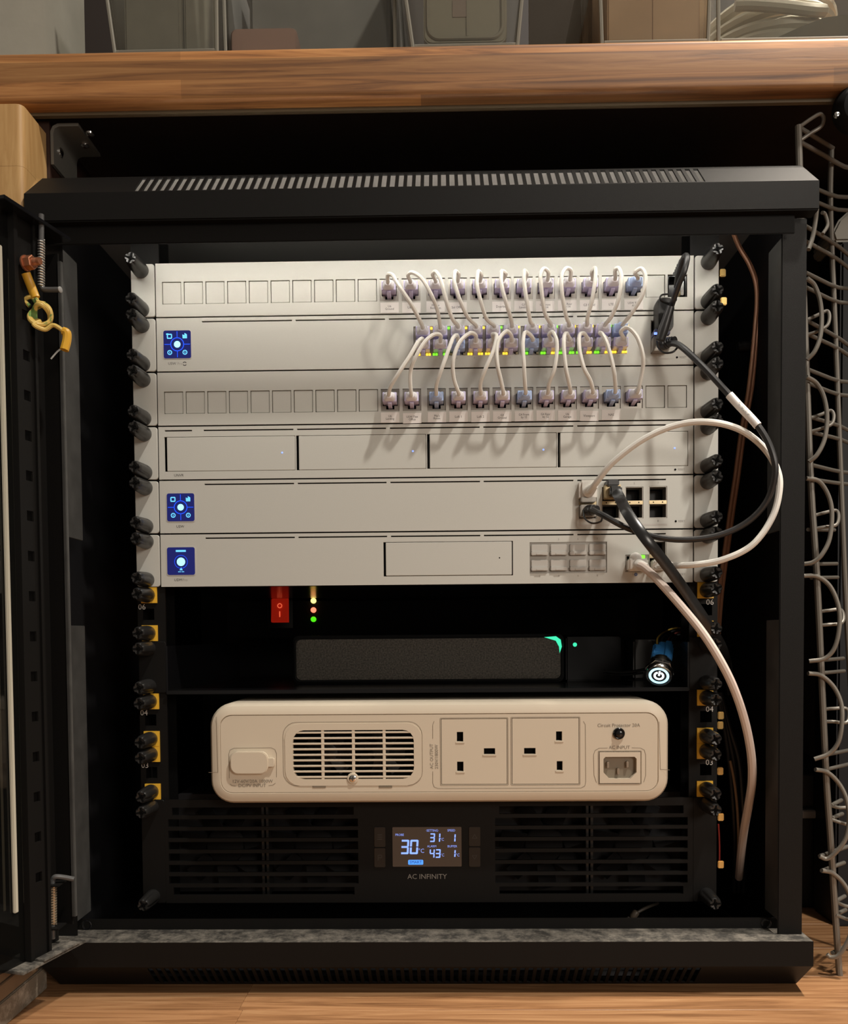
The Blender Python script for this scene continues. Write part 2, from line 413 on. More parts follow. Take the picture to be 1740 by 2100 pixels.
for (sx, sy) in ((bx0 + 17, 8), (bx0 + 28, -8)):
    MB().lathe([(0, 3.6), (1.2, 3.4), (2.2, 1.8)], (sx, sy, bzt - 2.4), (0, 0, -1), 12).build('bracket_screw', chrome, bracket)
for (sz, sy) in ((bzt - 16, -6), (bzt - 36, 4)):
    MB().lathe([(0, 3.6), (1.2, 3.4), (2.2, 1.8)], (bx0 + 2.4, sy, sz), (1, 0, 0), 12).build('bracket_screw', chrome, bracket)
def dusty_mat(name, base, dust, lo=.45, hi=.62, scale=30, rough=.7, spec=.4):
    if name in MATS: return MATS[name]
    m = mat(name, base, rough=rough, spec=spec, bump=.15, bscale=900); nt = m.node_tree; b = nt.nodes['Principled BSDF']
    tc = nt.nodes.new('ShaderNodeTexCoord'); n = nt.nodes.new('ShaderNodeTexNoise'); n.inputs['Scale'].default_value = scale; n.inputs['Detail'].default_value = 9; n.inputs['Roughness'].default_value = .75
    nt.links.new(tc.outputs['Object'], n.inputs['Vector'])
    r = nt.nodes.new('ShaderNodeMapRange'); r.inputs[1].default_value = lo; r.inputs[2].default_value = hi; nt.links.new(n.outputs['Fac'], r.inputs[0])
    mx = nt.nodes.new('ShaderNodeMix'); mx.data_type = 'RGBA'; mx.inputs[6].default_value = (*base, 1); mx.inputs[7].default_value = (*dust, 1)
    nt.links.new(r.outputs[0], mx.inputs[0]); nt.links.new(mx.outputs[2], b.inputs['Base Color'])
    return m
plinth_m = dusty_mat('dusty_plinth', (0.20, 0.165, 0.125), (0.46, 0.40, 0.33), .5, .68, 45)
plinth_b = mat('brown_board', (0.21, 0.14, 0.085), rough=0.5, vary=.08)
plinth = thing('kitchen_plinth', 'dusty grey brown plinth board on the floor at the lower left corner', 'plinth', (-320, -200, FZ))
MB().box(-330, -303.5, -700, -44, FZ + .1, FZ + 19).build('skirting_strip', plinth_m, plinth, bevel=.8)
MB().box(-335, -304.6, -700, -56, FZ + 19.4, FZ + 31).build('lower_board', plinth_b, plinth, bevel=.5)
MB().box(-340, -306, -300, -58, FZ + 31.4, FZ + 40.5).build('upper_board', plinth_b, plinth, bevel=.5)

# ================================================================== SERVER CABINET
cab = thing('server_cabinet', 'black steel wall-rack cabinet with slotted top and bottom edges, door open, full of equipment', 'cabinet', (-2, 100, FZ))
XL, XR = -299.5, 296.0
d_top = dusty_mat('dusty_black_ledge', (0.03, 0.028, 0.025), (0.22, 0.20, 0.17), .42, .7, 70)
# top front: chamfer with slots, face, return
n_sl = 67
ZT0, ZT1 = 560.0, 584.0
xs0 = at(278, 394, -59)[0]; xs1 = at(1443, 372, -59)[0]
pitch = (xs1 - xs0) / (n_sl - 1)
sl = [(xs0 + i * pitch - 1.9, xs0 + i * pitch + 1.9, 2.2, 30.5) for i in range(n_sl)]
c45 = math.sqrt(.5)
def ch_top(u, v, w_): return (u + (1 if u < 0 else -1) * 0.10 * v * (1 if abs(u) > 290 else 0), -60 + v * c45 + w_ * c45, ZT0 + v * c45 - w_ * c45)
tf = MB().plate(XL, XR, 0, 24 / c45, sl, 1.3, ch_top)
tf.box(XL, XR, -60, -58.7, 540, ZT0 + .3)
tf.box(XL + .2, XR - .2, -59, -47, 539, 540.3)
tf.build('top_edge', black_coat, cab, sharp=30)
MB().box(-285, 281, -53, -51.6, at(900, 490, -53)[1], 546).build('inner_lip', black_coat, cab, bevel=.5)
MB().box(XL + 3, XR - 3, -36, 380, 582.6, 584).build('roof', mat('brightened_roof', (.20, .19, .18), rough=.5), cab)  # roof colour raised so the slots look lit from inside
MB().box(XL + 3, XR - 3, -36, 380, FZ + .4, FZ + 2).build('base', black_in, cab)
MB().box(XL + 3, XR - 3, 378, 380, FZ + 2, 582).build('back_panel', black_in, cab)
# bottom front
ZB0 = -30.3
xb0 = at(307, 1990, -58)[0]
slb = [(xb0 + i * pitch - 1.9, xb0 + i * pitch + 1.9, 3, 30) for i in range(n_sl)]
def ch_bot(u, v, w_): return (u + (1 if u < 0 else -1) * 0.10 * v * (1 if abs(u) > 290 else 0), -60 + v * c45 + w_ * c45, ZB0 - v * c45 + w_ * c45)
bf = MB().plate(XL, XR, 0, 23.2 / c45, slb, 1.3, ch_bot)
bf.box(XL, XR, -60, -58.7, ZB0 - .3, -11.3)
bf.build('bottom_edge', black_coat, cab, sharp=30)
MB().box(XL + .3, XR - .3, -59.9, -31, -12.2, -11.2).build('bottom_ledge', d_top, cab)
MB().box(-290, 286, -31, -29.8, -13, -2.6).build('bottom_lip', black_coat, cab, bevel=.4)
for xx in (at(178, 1897, -31)[0], at(1572, 1897, -31)[0]):
    MB().lathe([(-.4, 4.2), (.2, 4.2), (.5, 3.6), (0, 2.5), (-.3, 0.5)], (xx, -31, -7.5), (0, -1, 0), 16).build('lip_bolt', black_gloss, cab)
MB().box(XL + 6, XR - 8, -36, -34.5, FZ + .3, FZ + 6).build('bottom_skirt', void, cab)
# sides
grey_edge = mat('grey_edge', (.055, .055, .053), rough=.45, vary=.2)  # lighter grey paints the LED glow onto the stile returns
for sgn, xo in ((-1, -297.0), (1, 293.5)):
    MB().box(min(xo, xo - sgn * 1.5), max(xo, xo - sgn * 1.5), -30, 378, FZ + 3, 582).build('side_panel', black_in, cab)
    xi = xo - sgn * 19
    MB().box(min(xo, xi), max(xo, xi), -45, -43.5, -12, 540).build('door_stile', black_coat, cab, bevel=.6)
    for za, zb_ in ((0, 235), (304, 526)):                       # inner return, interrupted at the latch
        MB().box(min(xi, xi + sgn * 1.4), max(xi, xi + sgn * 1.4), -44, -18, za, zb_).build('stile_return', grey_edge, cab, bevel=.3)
# rack rails with square holes
hz = [u * U + o for u in range(12) for o in (6.35, 22.225, 38.1)]
rails = {}
for sgn in (-1, 1):
    xc = sgn * 232.55
    x0, x1 = sorted((sgn * 218.5, sgn * 241.8))
    r = MB().plate(x0, x1, 0, 560, [(xc - 4.75, xc + 4.75, z - 4.75, z + 4.75) for z in hz], 2, lambda u, v, w_: (u, 2.2 + w_, v))
    r.box(*sorted((sgn * 241.8, sgn * 239.8)), 4, 40, 0, 560)
    rails[sgn] = r.build('rack_rail', black_coat, cab)
    MB().box(x0, x1, 26, 28, 0, 560).build('rail_liner', void, cab)
for sgn in (-1, 1):
    for u, s_ in ((6, '06'), (4, '04'), (3, '03')):
        text_into(MB(), s_, sgn * (238.0 if sgn < 0 else 235.5), (u - 1) * U + 28.2, 4.6, 2.0).build('rail_number', ink_pale, cab, fixn=False)
# side-mounted bolt heads on the right side panel, seen between rail and frame
MB().lathe([(0, 6), (3, 6), (3.5, 4.5), (14, 4.5), (15, 3.5)], (292, 60, at(1490, 712, 60)[1]), (-1, 0, 0), 12).build('side_bolt', black_plast, cab)

# ---- cage screws: one shared mesh, fluted barrel with a cross in the end
sm = MB()
def flute(a, t): return 1 - (0.13 if t > 4.5 else 0.0) * max(0, math.cos(4 * a)) ** 3 - (0.10 if t > 21 else 0) * max(0, math.cos(4 * a)) ** 8
sm.lathe([(0, 6.2), (2.0, 6.3), (3.5, 6.3), (5.5, 6.25), (10, 6.1), (21, 5.5), (23.5, 5.0), (24.6, 4.2), (24.2, 2.0), (22, 1.0)], n=40, rfun=flute)
sm.m = 1
for k in range(2):
    c, s_ = (4.2, .65) if k == 0 else (.65, 4.2)
    sm.box(-c, c, -24.9, -23, -s_, s_)
SCREW = sm.mesh('rack_screw', [screw_black, void], sharp=40)
cn = MB().plate(-6.6, 6.6, -6.6, 6.6, [(-3.2, 3.2, -3.2, 3.2)], 1.4, lambda u, v, w_: (u, w_ - .0, v))
CAGE = cn.mesh('cage_nut', yellow)
def screw(sgn, z, parent, y=0.0): inst('rack_screw', SCREW, parent, (sgn * 232.55, y, z), random.uniform(-.5, .5))
for u in (6, 4, 3):
    for sgn in (-1, 1):
        for o in (6.35, 38.1):
            z = (u - 1) * U + o
            inst('cage_nut', CAGE, cab, (sgn * 231.5, 0.6, z)); 
            screw(sgn, z, cab, 0.4)
nb = MB().box(-2.5, 2.5, -2, 2, -3.2, 3.2).mesh('nut_tab', brass, bevel=.6)
for (px, py) in ((1482, 561), (1484, 619), (1478, 1467), (1477, 1487), (1477, 1581), (1478, 1675), (1478, 1772)):
    inst('nut_tab', nb, cab, P(px, py, 12))

# ---- LED strip behind the top lip lights the equipment
led = thing('led_strip', 'white LED light strip behind the top lip of the rack', 'light', (0, -48, 541))
MB().box(-258, 258, -51.5, -50.2, 536.5, 543).build('strip_channel', mat('led_channel', (.7, .7, .7), rough=.4), led)
MB().box(-256, 256, -50.1, -47.2, 537.5, 542).build('led_diffuser', mat('led_light', (.9, .9, .9), emit=(1.0, 0.95, 0.85), estr=28.0), led)

# ================================================================== RACK EQUIPMENT
blue_scr = mat('screen_blue', (0.005, 0.008, 0.03), rough=0.15, emit=lin((22, 26, 92)), estr=1.0)
icon_b = mat('screen_icon', (0.1, 0.3, 0.5), emit=lin((96, 200, 250)), estr=1.0)
icon_w = mat('screen_icon_bright', (0.3, 0.6, 0.6), emit=lin((150, 240, 255)), estr=1.25)
icon_d = mat('screen_line', (0.0, 0.05, 0.5), emit=lin((25, 75, 245)), estr=1.0)
led_green = mat('led_green', (0.1, .5, .05), emit=lin((120, 225, 40)), estr=1.4)
led_amber = mat('led_amber', (0.6, .4, .05), emit=lin((250, 205, 60)), estr=1.4)
led_off = mat('led_off', (0.40, .36, .22), rough=.3)
led_blue = mat('led_blue', (0.2, .3, .8), emit=lin((120, 150, 255)), estr=1.6)
def device(name, label, cat, u, holes=(), h=1, body=True, ears=silver, face=silver, group=None, depth=250, by=16, screws=True, trim=(0.45, 0.75)):
    z0 = (u - 1) * U; z1 = z0 + h * U
    t = thing(name, label, cat, (0, 0, z0), group)
    MB().plate(-220.7, 220.7, z0 + trim[0], z1 - trim[1], list(holes), 1.6, lambda a, b, w_: (a, w_, b)).build('faceplate', face, t)
    for sgn in (-1, 1):
        a, b = sorted((sgn * 221.7, sgn * 241.2))
        pl = rrect(a, b, z0 + .6, z1 - .9, 2.2, 3)
        MB().prism(pl, 'y', 0.0, 1.9).build('rack_ear', ears, t, bevel=.3, seg=1)
        if screws:
            for o in (6.35, h * U - 6.35): screw(sgn, z0 + o, t)
    if body: MB().box(-217, 217, by, depth, z0 + .8, z1 - 1.2).build('chassis', black_gloss, t)
    return t
def hole(px0, px1, py0, py1, Y=0.0):
    x0, za = at(px0, (py0 + py1) / 2, Y); x1, zb_ = at(px1, (py0 + py1) / 2, Y)
    return (x0, x1, at((px0 + px1) / 2, py1, Y)[1], at((px0 + px1) / 2, py0, Y)[1])
slit_x = [(414, 599), (606.5, 790), (798, 983), (990.5, 1176), (1184, 1367)]
def slits(u, left=False):
    z1 = u * U - 3.4
    xs = [(at(a, 660 + (12 - u) * 0, 0)[0], at(b, 660, 0)[0]) for a, b in slit_x]
    r = [(a, b, z1 - 1.15, z1) for a, b in xs]
    if left: r.append((at(338, 884, 0)[0], at(394, 884, 0)[0], z1 - 1.15, z1))
    return r
def pcol(i): return (-1 if i < 12 else 1) * (10.14 + 17.95 * (11 - i if i < 12 else i - 12))
# ---- keystone jack: metal frame, dark throat
def jack_mesh():
    m = MB()
    m.plate(-8.0, 8.0, -8.9, 8.9, [(-6.2, 6.2, -4.6, 4.4), (-3.4, 3.4, -7.4, -4.4)], 2.0, lambda a, b, w_: (a, w_, b))
    m.m = 1; m.box(-8.0, 8.0, 9, 10, -8.9, 8.9)
    m.m = 2; m.box(-7.6, -3.8, 1.2, 2.4, -7.9, -5.4); m.box(3.8, 7.6, 1.2, 2.4, -7.9, -5.4)
    return m.mesh('jack', [port_metal, void, gold_metal], bevel=0)
JACK = jack_mesh()
BLANK = MB().box(-7.55, 7.55, 0, 2, -8.75, 8.75).mesh('blank_insert', silver, bevel=.35, seg=1)
def patch_panel(u, label, inserts_at, jacks_at, opening, texts, zpx):
    zc = at(870, zpx, 0)[1]
    hs = [(pcol(i) - (7.95 if i not in jacks_at else 7.7), pcol(i) + (7.95 if i not in jacks_at else 7.7), zc - 9.15, zc + 9.15) for i in range(24)]
    t = device('patch_bay', label, 'patch bay', u, hs, depth=34, by=14, group=None)
    for i in inserts_at: inst('blank_insert', BLANK, t, (pcol(i), 0.55, zc))
    for i in jacks_at: inst('jack', JACK, t, (pcol(i), 1.1, zc))
    for i, s_ in texts.items():
        if not s_: continue
        dz = random.uniform(-.5, .5); dx = random.uniform(-.3, .3)
        zl = zc - 14.6 + dz
        a = random.uniform(-.02, .02)
        pl = MB().obox((pcol(i) + dx, -.12, zl), (7.6 * math.cos(a), 0, 7.6 * math.sin(a)), (0, .12, 0), (-4.2 * math.sin(a), 0, 4.2 * math.cos(a))).build('paper_label', paper, t)
        tx = MB(); text_into(tx, s_, pcol(i) + dx, zl, 1.75 if '\n' in s_ else 1.9, -.3, rot=a, sx=.92)
        tx.build('lettering', ink, pl, fixn=False)
    return t, zc
up_txt = {10: 'U6\nGround', 11: 'U6 LR', 12: 'Master\nBedroom', 13: 'Sol Office', 15: 'Doorbell', 16: 'G3\nLanding', 17: 'G4 Front\nby 14', 18: 'G4 Rear\nby 14', 19: 'G3 Island', 20: 'LTE', 21: 'USW Flex\nAV'}
lo_txt = {10: 'U6\nLanding', 11: 'USW Flex\nOffice', 12: "Mia's\nRoom", 13: 'Loft 1', 14: 'Loft 2', 15: 'G3\nGround', 16: 'G4 Front\nby 12', 17: 'G4 Rear\nby 12', 18: 'U6\nGarage', 19: 'Viewport', 20: 'NAS'}
pp1, zc1 = patch_panel(12, 'silver patch panel at the top of the rack with an open black port at right', list(range(10)) + [22], list(range(10, 22)), 23, up_txt, 593.5)
pp2, zc2 = patch_panel(10, 'silver patch panel, third unit from the top, between the two switches', list(range(10)) + [22, 23], list(range(10, 22)), None, lo_txt, 819.5)
# open black port, last of the upper panel
x = pcol(23)
ob = MB().box(x - 7.6, x + 7.6, 10, 11, zc1 - 9, zc1 + 9)
for a in (x - 7.6, x + 6.6): ob.box(a, a + 1, 1.6, 10, zc1 - 9, zc1 + 9)
ob.box(x - 7.6, x + 7.6, 1.6, 10, zc1 + 8, zc1 + 9)
ob.build('open_port', black_gloss, pp1)
MB().box(x + 3.0, x + 5.6, 1.5, 9, zc1 - 7, zc1 + 4.5).build('port_clip', chrome, pp1, bevel=.3)
MB().lathe([(0, 2.4), (4, 2.4), (4.4, 1.6)], (x + 1.6, 9, zc1 - 4.5), (0, -1, 0), 12).build('port_contact', gold_metal, pp1)

# ---- square touch screens
def screen(t, px0, px1, py0, py1, kind):
    x0, x1, z0, z1 = hole(px0, px1, py0, py1)
    cx, cz, hw, hh = (x0 + x1) / 2, (z0 + z1) / 2, (x1 - x0) / 2, (z1 - z0) / 2
    MB().prism(rrect(x0 - .75, x1 + .75, z0 - .75, z1 + .75, 2.2), 'y', -.25, .2).build('screen_rim', silver_trim, t)
    sc_ = MB().prism(rrect(x0, x1, z0, z1, 1.6), 'y', -.45, .2).build('screen', blue_scr, t)
    Y = -.55
    li = MB(); ic = MB(); br = MB()
    if kind == 'five':
        ring2d(li, cx, cz, 5.0, 5.7, Y)
        for a, b in (((0, 5.5), (0, 10.6)), ((0, -5.5), (0, -10.6)), ((5.5, 0), (10.6, 0)), ((-5.5, 0), (-10.6, 0))):
            line2d(li, [(cx + a[0], cz + a[1]), (cx + b[0], cz + b[1])], .55, Y)
        disc2d(br, cx, cz, 2.7, Y)
        line2d(ic, [(cx - 8, cz + 5), (cx - 8, cz + 8.2), (cx - 4.6, cz + 8.2), (cx - 4.6, cz + 5), (cx - 8.2, cz + 5)], .9, Y)
        rect2d(ic, cx - 9, cx - 7.2, cz + 7.8, cz + 9.0, Y) if t is sw1 else None
        ic.add([(cx + 4.6, Y, cz + 4.8), (cx + 8.2, Y, cz + 4.8), (cx + 8.2, Y, cz + 8), (cx + 6.2, Y, cz + 9.2), (cx + 6.2, Y, cz + 7.4), (cx + 4.4, Y, cz + 8)], [(0, 1, 2, 3, 4, 5)])
        for sx in (-1, 1):
            ring2d(ic, cx + sx * 6.3, cz - 6.6, 1.25, 2.0, Y)
            rect2d(ic, cx + sx * 6.3 - .25, cx + sx * 6.3 + .25, cz - 7.4, cz - 5.9, Y)
    else:
        ring2d(li, cx, cz - .6, 5.2, 5.6, Y)
        disc2d(br, cx, cz - .6, 3.5, Y)
        rect2d(ic, cx - 4.2, cx + 4.2, cz + 7.6, cz + 9.2, Y)
        ic.add([(cx - 1.4, Y, cz - 7.6), (cx + 1.4, Y, cz - 7.6), (cx, Y, cz - 5.2)], [(0, 1, 2)])
        for k in (-2, -.8, .8, 2): rect2d(ic, cx + k - .45, cx + k + .45, cz - 9.2, cz - 8.5, Y)
    li.build('screen_lines', icon_d, sc_, fixn=False); ic.build('screen_icons', icon_b, sc_, fixn=False); br.build('screen_dot', icon_w, sc_, fixn=False)
def reset(t, px, py, tx=True):
    x, z = at(px, py, 0)
    MB().lathe([(0, .85), (.25, .85)], (x, -.02, z), n=12).build('reset_hole', void, t)
    m = MB(); text_into(m, 'RESET', x + 2, z, 1.6, -.1, align='LEFT', sx=.95); m.build('reset_lettering', ink_grey, t, fixn=False)
# ---- 24 port switch (second unit)
col_px = [868, 903.5, 939, 975, 1011, 1047, 1089, 1125, 1162, 1198, 1235, 1270.5]
blk = [hole(848.5, 1064.5, 668, 728.5), hole(1069, 1285.5, 667, 727)]
zmx = (blk[0][2] + blk[0][3]) / 2
sfp1 = hole(1335, 1372, 657, 726)
sw1 = None
sw1 = device('network_switch', 'silver network switch with 24 crowded ports, second unit from the top', 'network switch', 11, slits(11) + blk + [sfp1])
screen(sw1, 336, 392, 678, 735, 'five')
m = MB(); x, z = at(345, 746, 0); text_into(m, 'USW', x, z, 2.1, -.1, align='LEFT'); m.build('model_lettering', ink, sw1, fixn=False)
m = MB(); x, z = at(364, 746, 0); text_into(m, 'Pro', x, z, 2.1, -.1, align='LEFT'); m.build('model_suffix', ink_grey, sw1, fixn=False)
m = MB(); x, z = at(379, 746, 0); ring2d(m, x, z, 1.1, 1.75, -.1, 25, 155); ring2d(m, x, z, 1.1, 1.75, -.1, 205, 335); m.build('model_emblem', ink, sw1, fixn=False)
reset(sw1, 1389, 733)
PORT_X = [at(c, 698, 0)[0] for c in col_px]
ZT_, ZBm = zmx + 5.7, zmx - 5.7
for bi, b in enumerate(blk):
    hs = []
    for c in PORT_X[bi * 6:bi * 6 + 6]:
        hs += [(c - 6.0, c + 6.0, ZT_ - 4.2, ZT_ + 4.4), (c - 6.0, c + 6.0, ZBm - 4.4, ZBm + 4.2), (c - 6.4, c - 3.0, ZBm - 5.4, ZBm - 4.4), (c + 3.0, c + 6.4, ZBm - 5.4, ZBm - 4.4)]
    MB().plate(b[0] + .25, b[1] - .25, b[2] + .25, b[3] - .25, hs, 12, lambda u, v, w_: (u, .8 + w_, v)).build('port_block', port_metal, sw1)
LEDM = {k: MB().box(-.95, .95, -.7, .7, -.85, .85).mesh('status_light', v, bevel=.2, seg=1) for k, v in (('g', led_green), ('a', led_amber), ('o', led_off))}
pat = ['aa', 'gg', 'oo', 'aa', 'ao', 'ao', 'go', 'ga', 'gg', 'ga', 'ga', 'aa']
for i, c in enumerate(PORT_X):
    for k, dx in enumerate((-5.4, -3.2, 3.2, 5.4)):
        s_ = pat[i][k // 2]
        if k in (1, 2) and s_ == 'o': continue
        inst('status_light', LEDM[s_], sw1, (c + dx, 0.1, ZBm - 5.2))
    inst('status_light', LEDM['g' if i % 3 == 1 else 'a'], sw1, (c + 6.9, .2, ZT_ + 4.6))
    m = MB(); text_into(m, str(2 * i + 1), c, blk[0][3] + 2.2, 1.4, -.1); text_into(m, '%d' % (2 * i + 2), c - .6, blk[0][2] - 2.2, 1.4, -.1); m.build('port_numbers', ink_grey, sw1, fixn=False)
def sfp_stack(t, b, bar=gold_metal, depth=12):
    zc = (b[2] + b[3]) / 2
    m = MB().plate(b[0] + .2, b[1] - .2, b[2] + .2, b[3] - .2, [(b[0] + .7, b[1] - .7, zc + 1.6, b[3] - .6), (b[0] + .7, b[1] - .7, b[2] + .6, zc - 1.6)], depth, lambda u, v, w_: (u, .6 + w_, v))
    o = m.build('optical_cage', port_metal, t)
    MB().box(b[0] + .2, b[1] - .2, .1, 1.2, zc - 1.5, zc + 1.5).build('cage_bar', bar, o, bevel=.3)
    mm = MB()
    for xx in ((b[0] * 3 + b[1]) / 4, (b[0] + b[1] * 3) / 4): disc2d(mm, xx, zc, .55, 0.0, 10)
    mm.build('bar_holes', void, o, fixn=False)
    return o
sfp_stack(sw1, sfp1, port_metal)
m = MB(); rect2d(m, sfp1[0], sfp1[1], sfp1[2] - 4.4, sfp1[2] - 3.4, -.1); m.build('port_underline', ink_pale, sw1, fixn=False)
m = MB(); text_into(m, '26', (sfp1[0] + sfp1[1]) / 2, sfp1[2] - 1.8, 1.5, -.1); m.build('port_numbers', ink_grey, sw1, fixn=False)
# ---- four bay recorder (fourth unit)
bays = [(337.5, 606, 893, 965), (608, 874.5, 892, 963.5), (876.5, 1142.5, 889, 960), (1144.5, 1412, 885.5, 957)]
bh = [hole(*b) for b in bays]
zz0 = min(b[2] for b in bh); zz0 = sum(b[2] for b in bh) / 4; zz1 = sum(b[3] for b in bh) / 4
bh = [(b[0], b[1], zz0, zz1) for b in bh]
nvr = device('network_recorder', 'silver recorder with four wide drive trays, fourth unit from the top', 'network recorder', 9, slits(9, True) + bh)
for i, b in enumerate(bh):
    dr = MB().prism(rrect(b[0] + 2.1, b[1] - .35, b[2] + .35, b[3] - .35, .4, 2), 'y', .0, 10).build('drive_tray', silver, nvr, bevel=.25, seg=1)
    lx, lz = b[1] - 11, (b[2] + b[3]) / 2 + .3
    MB().lathe([(0, .75), (.3, .6)], (lx, -.02, lz), n=10).build('tray_light', led_blue, dr)
m = MB(); x, z = at(367, 975, 0); text_into(m, 'UNVR', x, z, 2.1, -.1); m.build('model_lettering', ink, nvr, fixn=False)
reset(nvr, 1385.5, 963)
# ---- eight port optical switch (fifth unit)
cages = [hole(1187.5, 1224.5, 999, 1064), hole(1235, 1272, 998.5, 1063.5), hole(1283, 1320, 998, 1063), hole(1331.5, 1369, 997, 1062.5)]
sw2 = device('network_switch', 'silver switch with eight square optical ports at right, fifth unit from the top', 'network switch', 8, slits(8) + cages)
screen(sw2, 343, 399, 1012, 1069, 'five')
m = MB(); x, z = at(370, 1080, 0); text_into(m, 'USW', x, z, 2.1, -.1); m.build('model_lettering', ink, sw2, fixn=False)
reset(sw2, 1386.5, 1069)
for i, b in enumerate(cages):
    sfp_stack(sw2, b)
    m = MB(); text_into(m, str(2 * i + 1), (b[0] + b[1]) / 2, b[3] + 2.6, 1.6, -.1); text_into(m, str(2 * i + 2), (b[0] + b[1]) / 2, b[2] - 2.4, 1.6, -.1); m.build('port_numbers', ink_grey, sw2, fixn=False)
m = MB(); rect2d(m, cages[0][0], cages[3][1], cages[0][2] - 6.0, cages[0][2] - 4.6, -.1); m.build('port_underline', ink_pale, sw2, fixn=False)
# ---- gateway router (sixth unit)
bay = hole(787, 1052.5, 1110.5, 1181)
rj = hole(1087, 1245.5, 1111.5, 1175)
wan = hole(1283, 1331, 1137.5, 1173)
sfp3 = hole(1331.5, 1367.5, 1109, 1171.5)
gw = device('gateway_router', 'silver gateway router with one drive bay and covered ports, lowest silver unit', 'router', 7, slits(7) + [bay, rj, wan, sfp3])
screen(gw, 343.5, 400, 1122.5, 1179, 'one')
m = MB(); x, z = at(357.5, 1189.5, 0); text_into(m, 'UDM', x, z, 2.1, -.1, align='LEFT'); m.build('model_lettering', ink, gw, fixn=False)
m = MB(); x, z = at(374.5, 1189.5, 0); text_into(m, 'Pro', x, z, 2.1, -.1, align='LEFT'); m.build('model_suffix', ink_grey, gw, fixn=False)
dr = MB().prism(rrect(bay[0] + 1.9, bay[1] - .9, bay[2] + .6, bay[3] - .45, .4, 2), 'y', .0, 10).build('drive_tray', silver, gw, bevel=.25, seg=1)
m = MB(); x, z = at(1025, 1144, 0); disc2d(m, x, z, .6, -.02, 10); m.build('tray_light', void, dr, fixn=False)
rx = [rj[0] + (rj[1] - rj[0]) * (k + .5) / 4 for k in range(4)]; rh = (rj[3] - rj[2]); rzc = (rj[2] + rj[3]) / 2
MB().plate(rj[0] + .2, rj[1] - .2, rj[2] + .2, rj[3] - .2, [(c - 6.6, c + 6.6, rzc + s_ * rh / 4 - 4.7, rzc + s_ * rh / 4 + 4.7) for c in rx for s_ in (-1, 1)], 10, lambda u, v, w_: (u, .8 + w_, v)).build('port_block', port_metal, gw)
CV = MB(); CV.box(-6.9, 6.9, -1.2, 3, -1.6, 4.6); CV.box(-6.9, 6.9, -2.4, -.2, -4.6, -1.2); CV.box(-3, 3, -3.0, -1, -4.4, -2.6)
COVER = CV.mesh('port_cover', cover_clear, bevel=.5)
for c in rx:
    for s_ in (-1, 1): inst('port_cover', COVER, gw, (c, 0.6, rzc + s_ * rh / 4))
m = MB()
for k, c in enumerate(rx):
    text_into(m, str(2 * k + 1), c, rj[3] + 2.2, 1.6, -.1); text_into(m, str(2 * k + 2), c, rj[2] - 2.3, 1.6, -.1)
text_into(m, '9', at(1298.5, 1178.5, 0)[0], at(1298.5, 1178.5, 0)[1], 1.7, -.1)
m.build('port_numbers', ink_grey, gw, fixn=False)
m = MB(); x, z = at(1304.5, 1178, 0); ring2d(m, x, z, .3, 1.4, -.1); m.build('globe_mark', mat('globe_blue', (.10, .16, .35), rough=.6), gw, fixn=False)
MB().plate(wan[0] + .2, wan[1] - .2, wan[2] + .2, wan[3] - .2, [(wan[0] + 1.4, wan[1] - 4, wan[2] + 1.2, wan[3] - 1.2)], 10, lambda u, v, w_: (u, .8 + w_, v)).build('port_block', port_metal, gw)
x, z = at(1319, 1142, -.5); inst('status_light', MB().box(-1.7, 1.7, -.8, .8, -1.4, 1.4).mesh('status_light', led_green, bevel=.2), gw, (x, -.4, z))
sfp_stack(gw, sfp3)
m = MB(); rect2d(m, *at(1340, 1185, 0)[:1], at(1367, 1185, 0)[0], at(1340, 1187, 0)[1], at(1340, 1184, 0)[1], -.1); text_into(m, '10', at(1350, 1178, 0)[0], at(1350, 1178, 0)[1], 1.6, -.1); m.build('port_underline', ink_pale, gw, fixn=False)
reset(gw, 1386.5, 1178)

# ---- rear mounted power strip with red rocker switch
pdu = thing('power_strip', 'dark rack power strip at the back with red lit rocker and indicator lights', 'power strip', (0, 290, 5 * U))
MB().box(-240, 240, 290, 330, 5 * U + 1, 6 * U - 1).build('strip_body', black_in, pdu, bevel=1)
x, z = at(575, 1252, 286)
MB().plate(x - 15, x + 15, z - 20.5, z + 20.5, [(x - 10.5, x + 10.5, z - 14.5, z + 14.5)], 6, lambda u, v, w_: (u, 284 + w_, v)).build('switch_bezel', black_gloss, pdu)
rk = MB().prism([(285, z - 14), (281, z - 13.5), (284.5, z), (286, z + 14), (291, z + 14), (291, z - 14)], 'x', x - 10, x + 10).build('rocker_switch', mat('rocker_red', (.5, .02, .01), rough=.25, emit=lin((205, 40, 20)), estr=.3), pdu, bevel=.6)
m = MB(); ring2d(m, x, z + 5.5, 1.9, 2.9, 283.2); rect2d(m, x - .6, x + .6, z - 10, z - 1, 282.5); m.build('switch_marks', mat('rocker_mark', (.8, .1, .05), emit=lin((255, 110, 70)), estr=.8), rk, fixn=False)
for py, c, e in ((1232, (255, 225, 120), 2.2), (1251, (255, 120, 90), 2.0), (1270, (70, 210, 20), 1.4)):
    lx, lz = at(643, py, 288)
    MB().lathe([(0, 3.2), (2, 3.2), (3.4, 2.4), (4, .8)], (lx, 290, lz), n=14).build('indicator_light', mat('ind_%d' % py, (.5, .3, .1), emit=lin(c), estr=e), pdu)

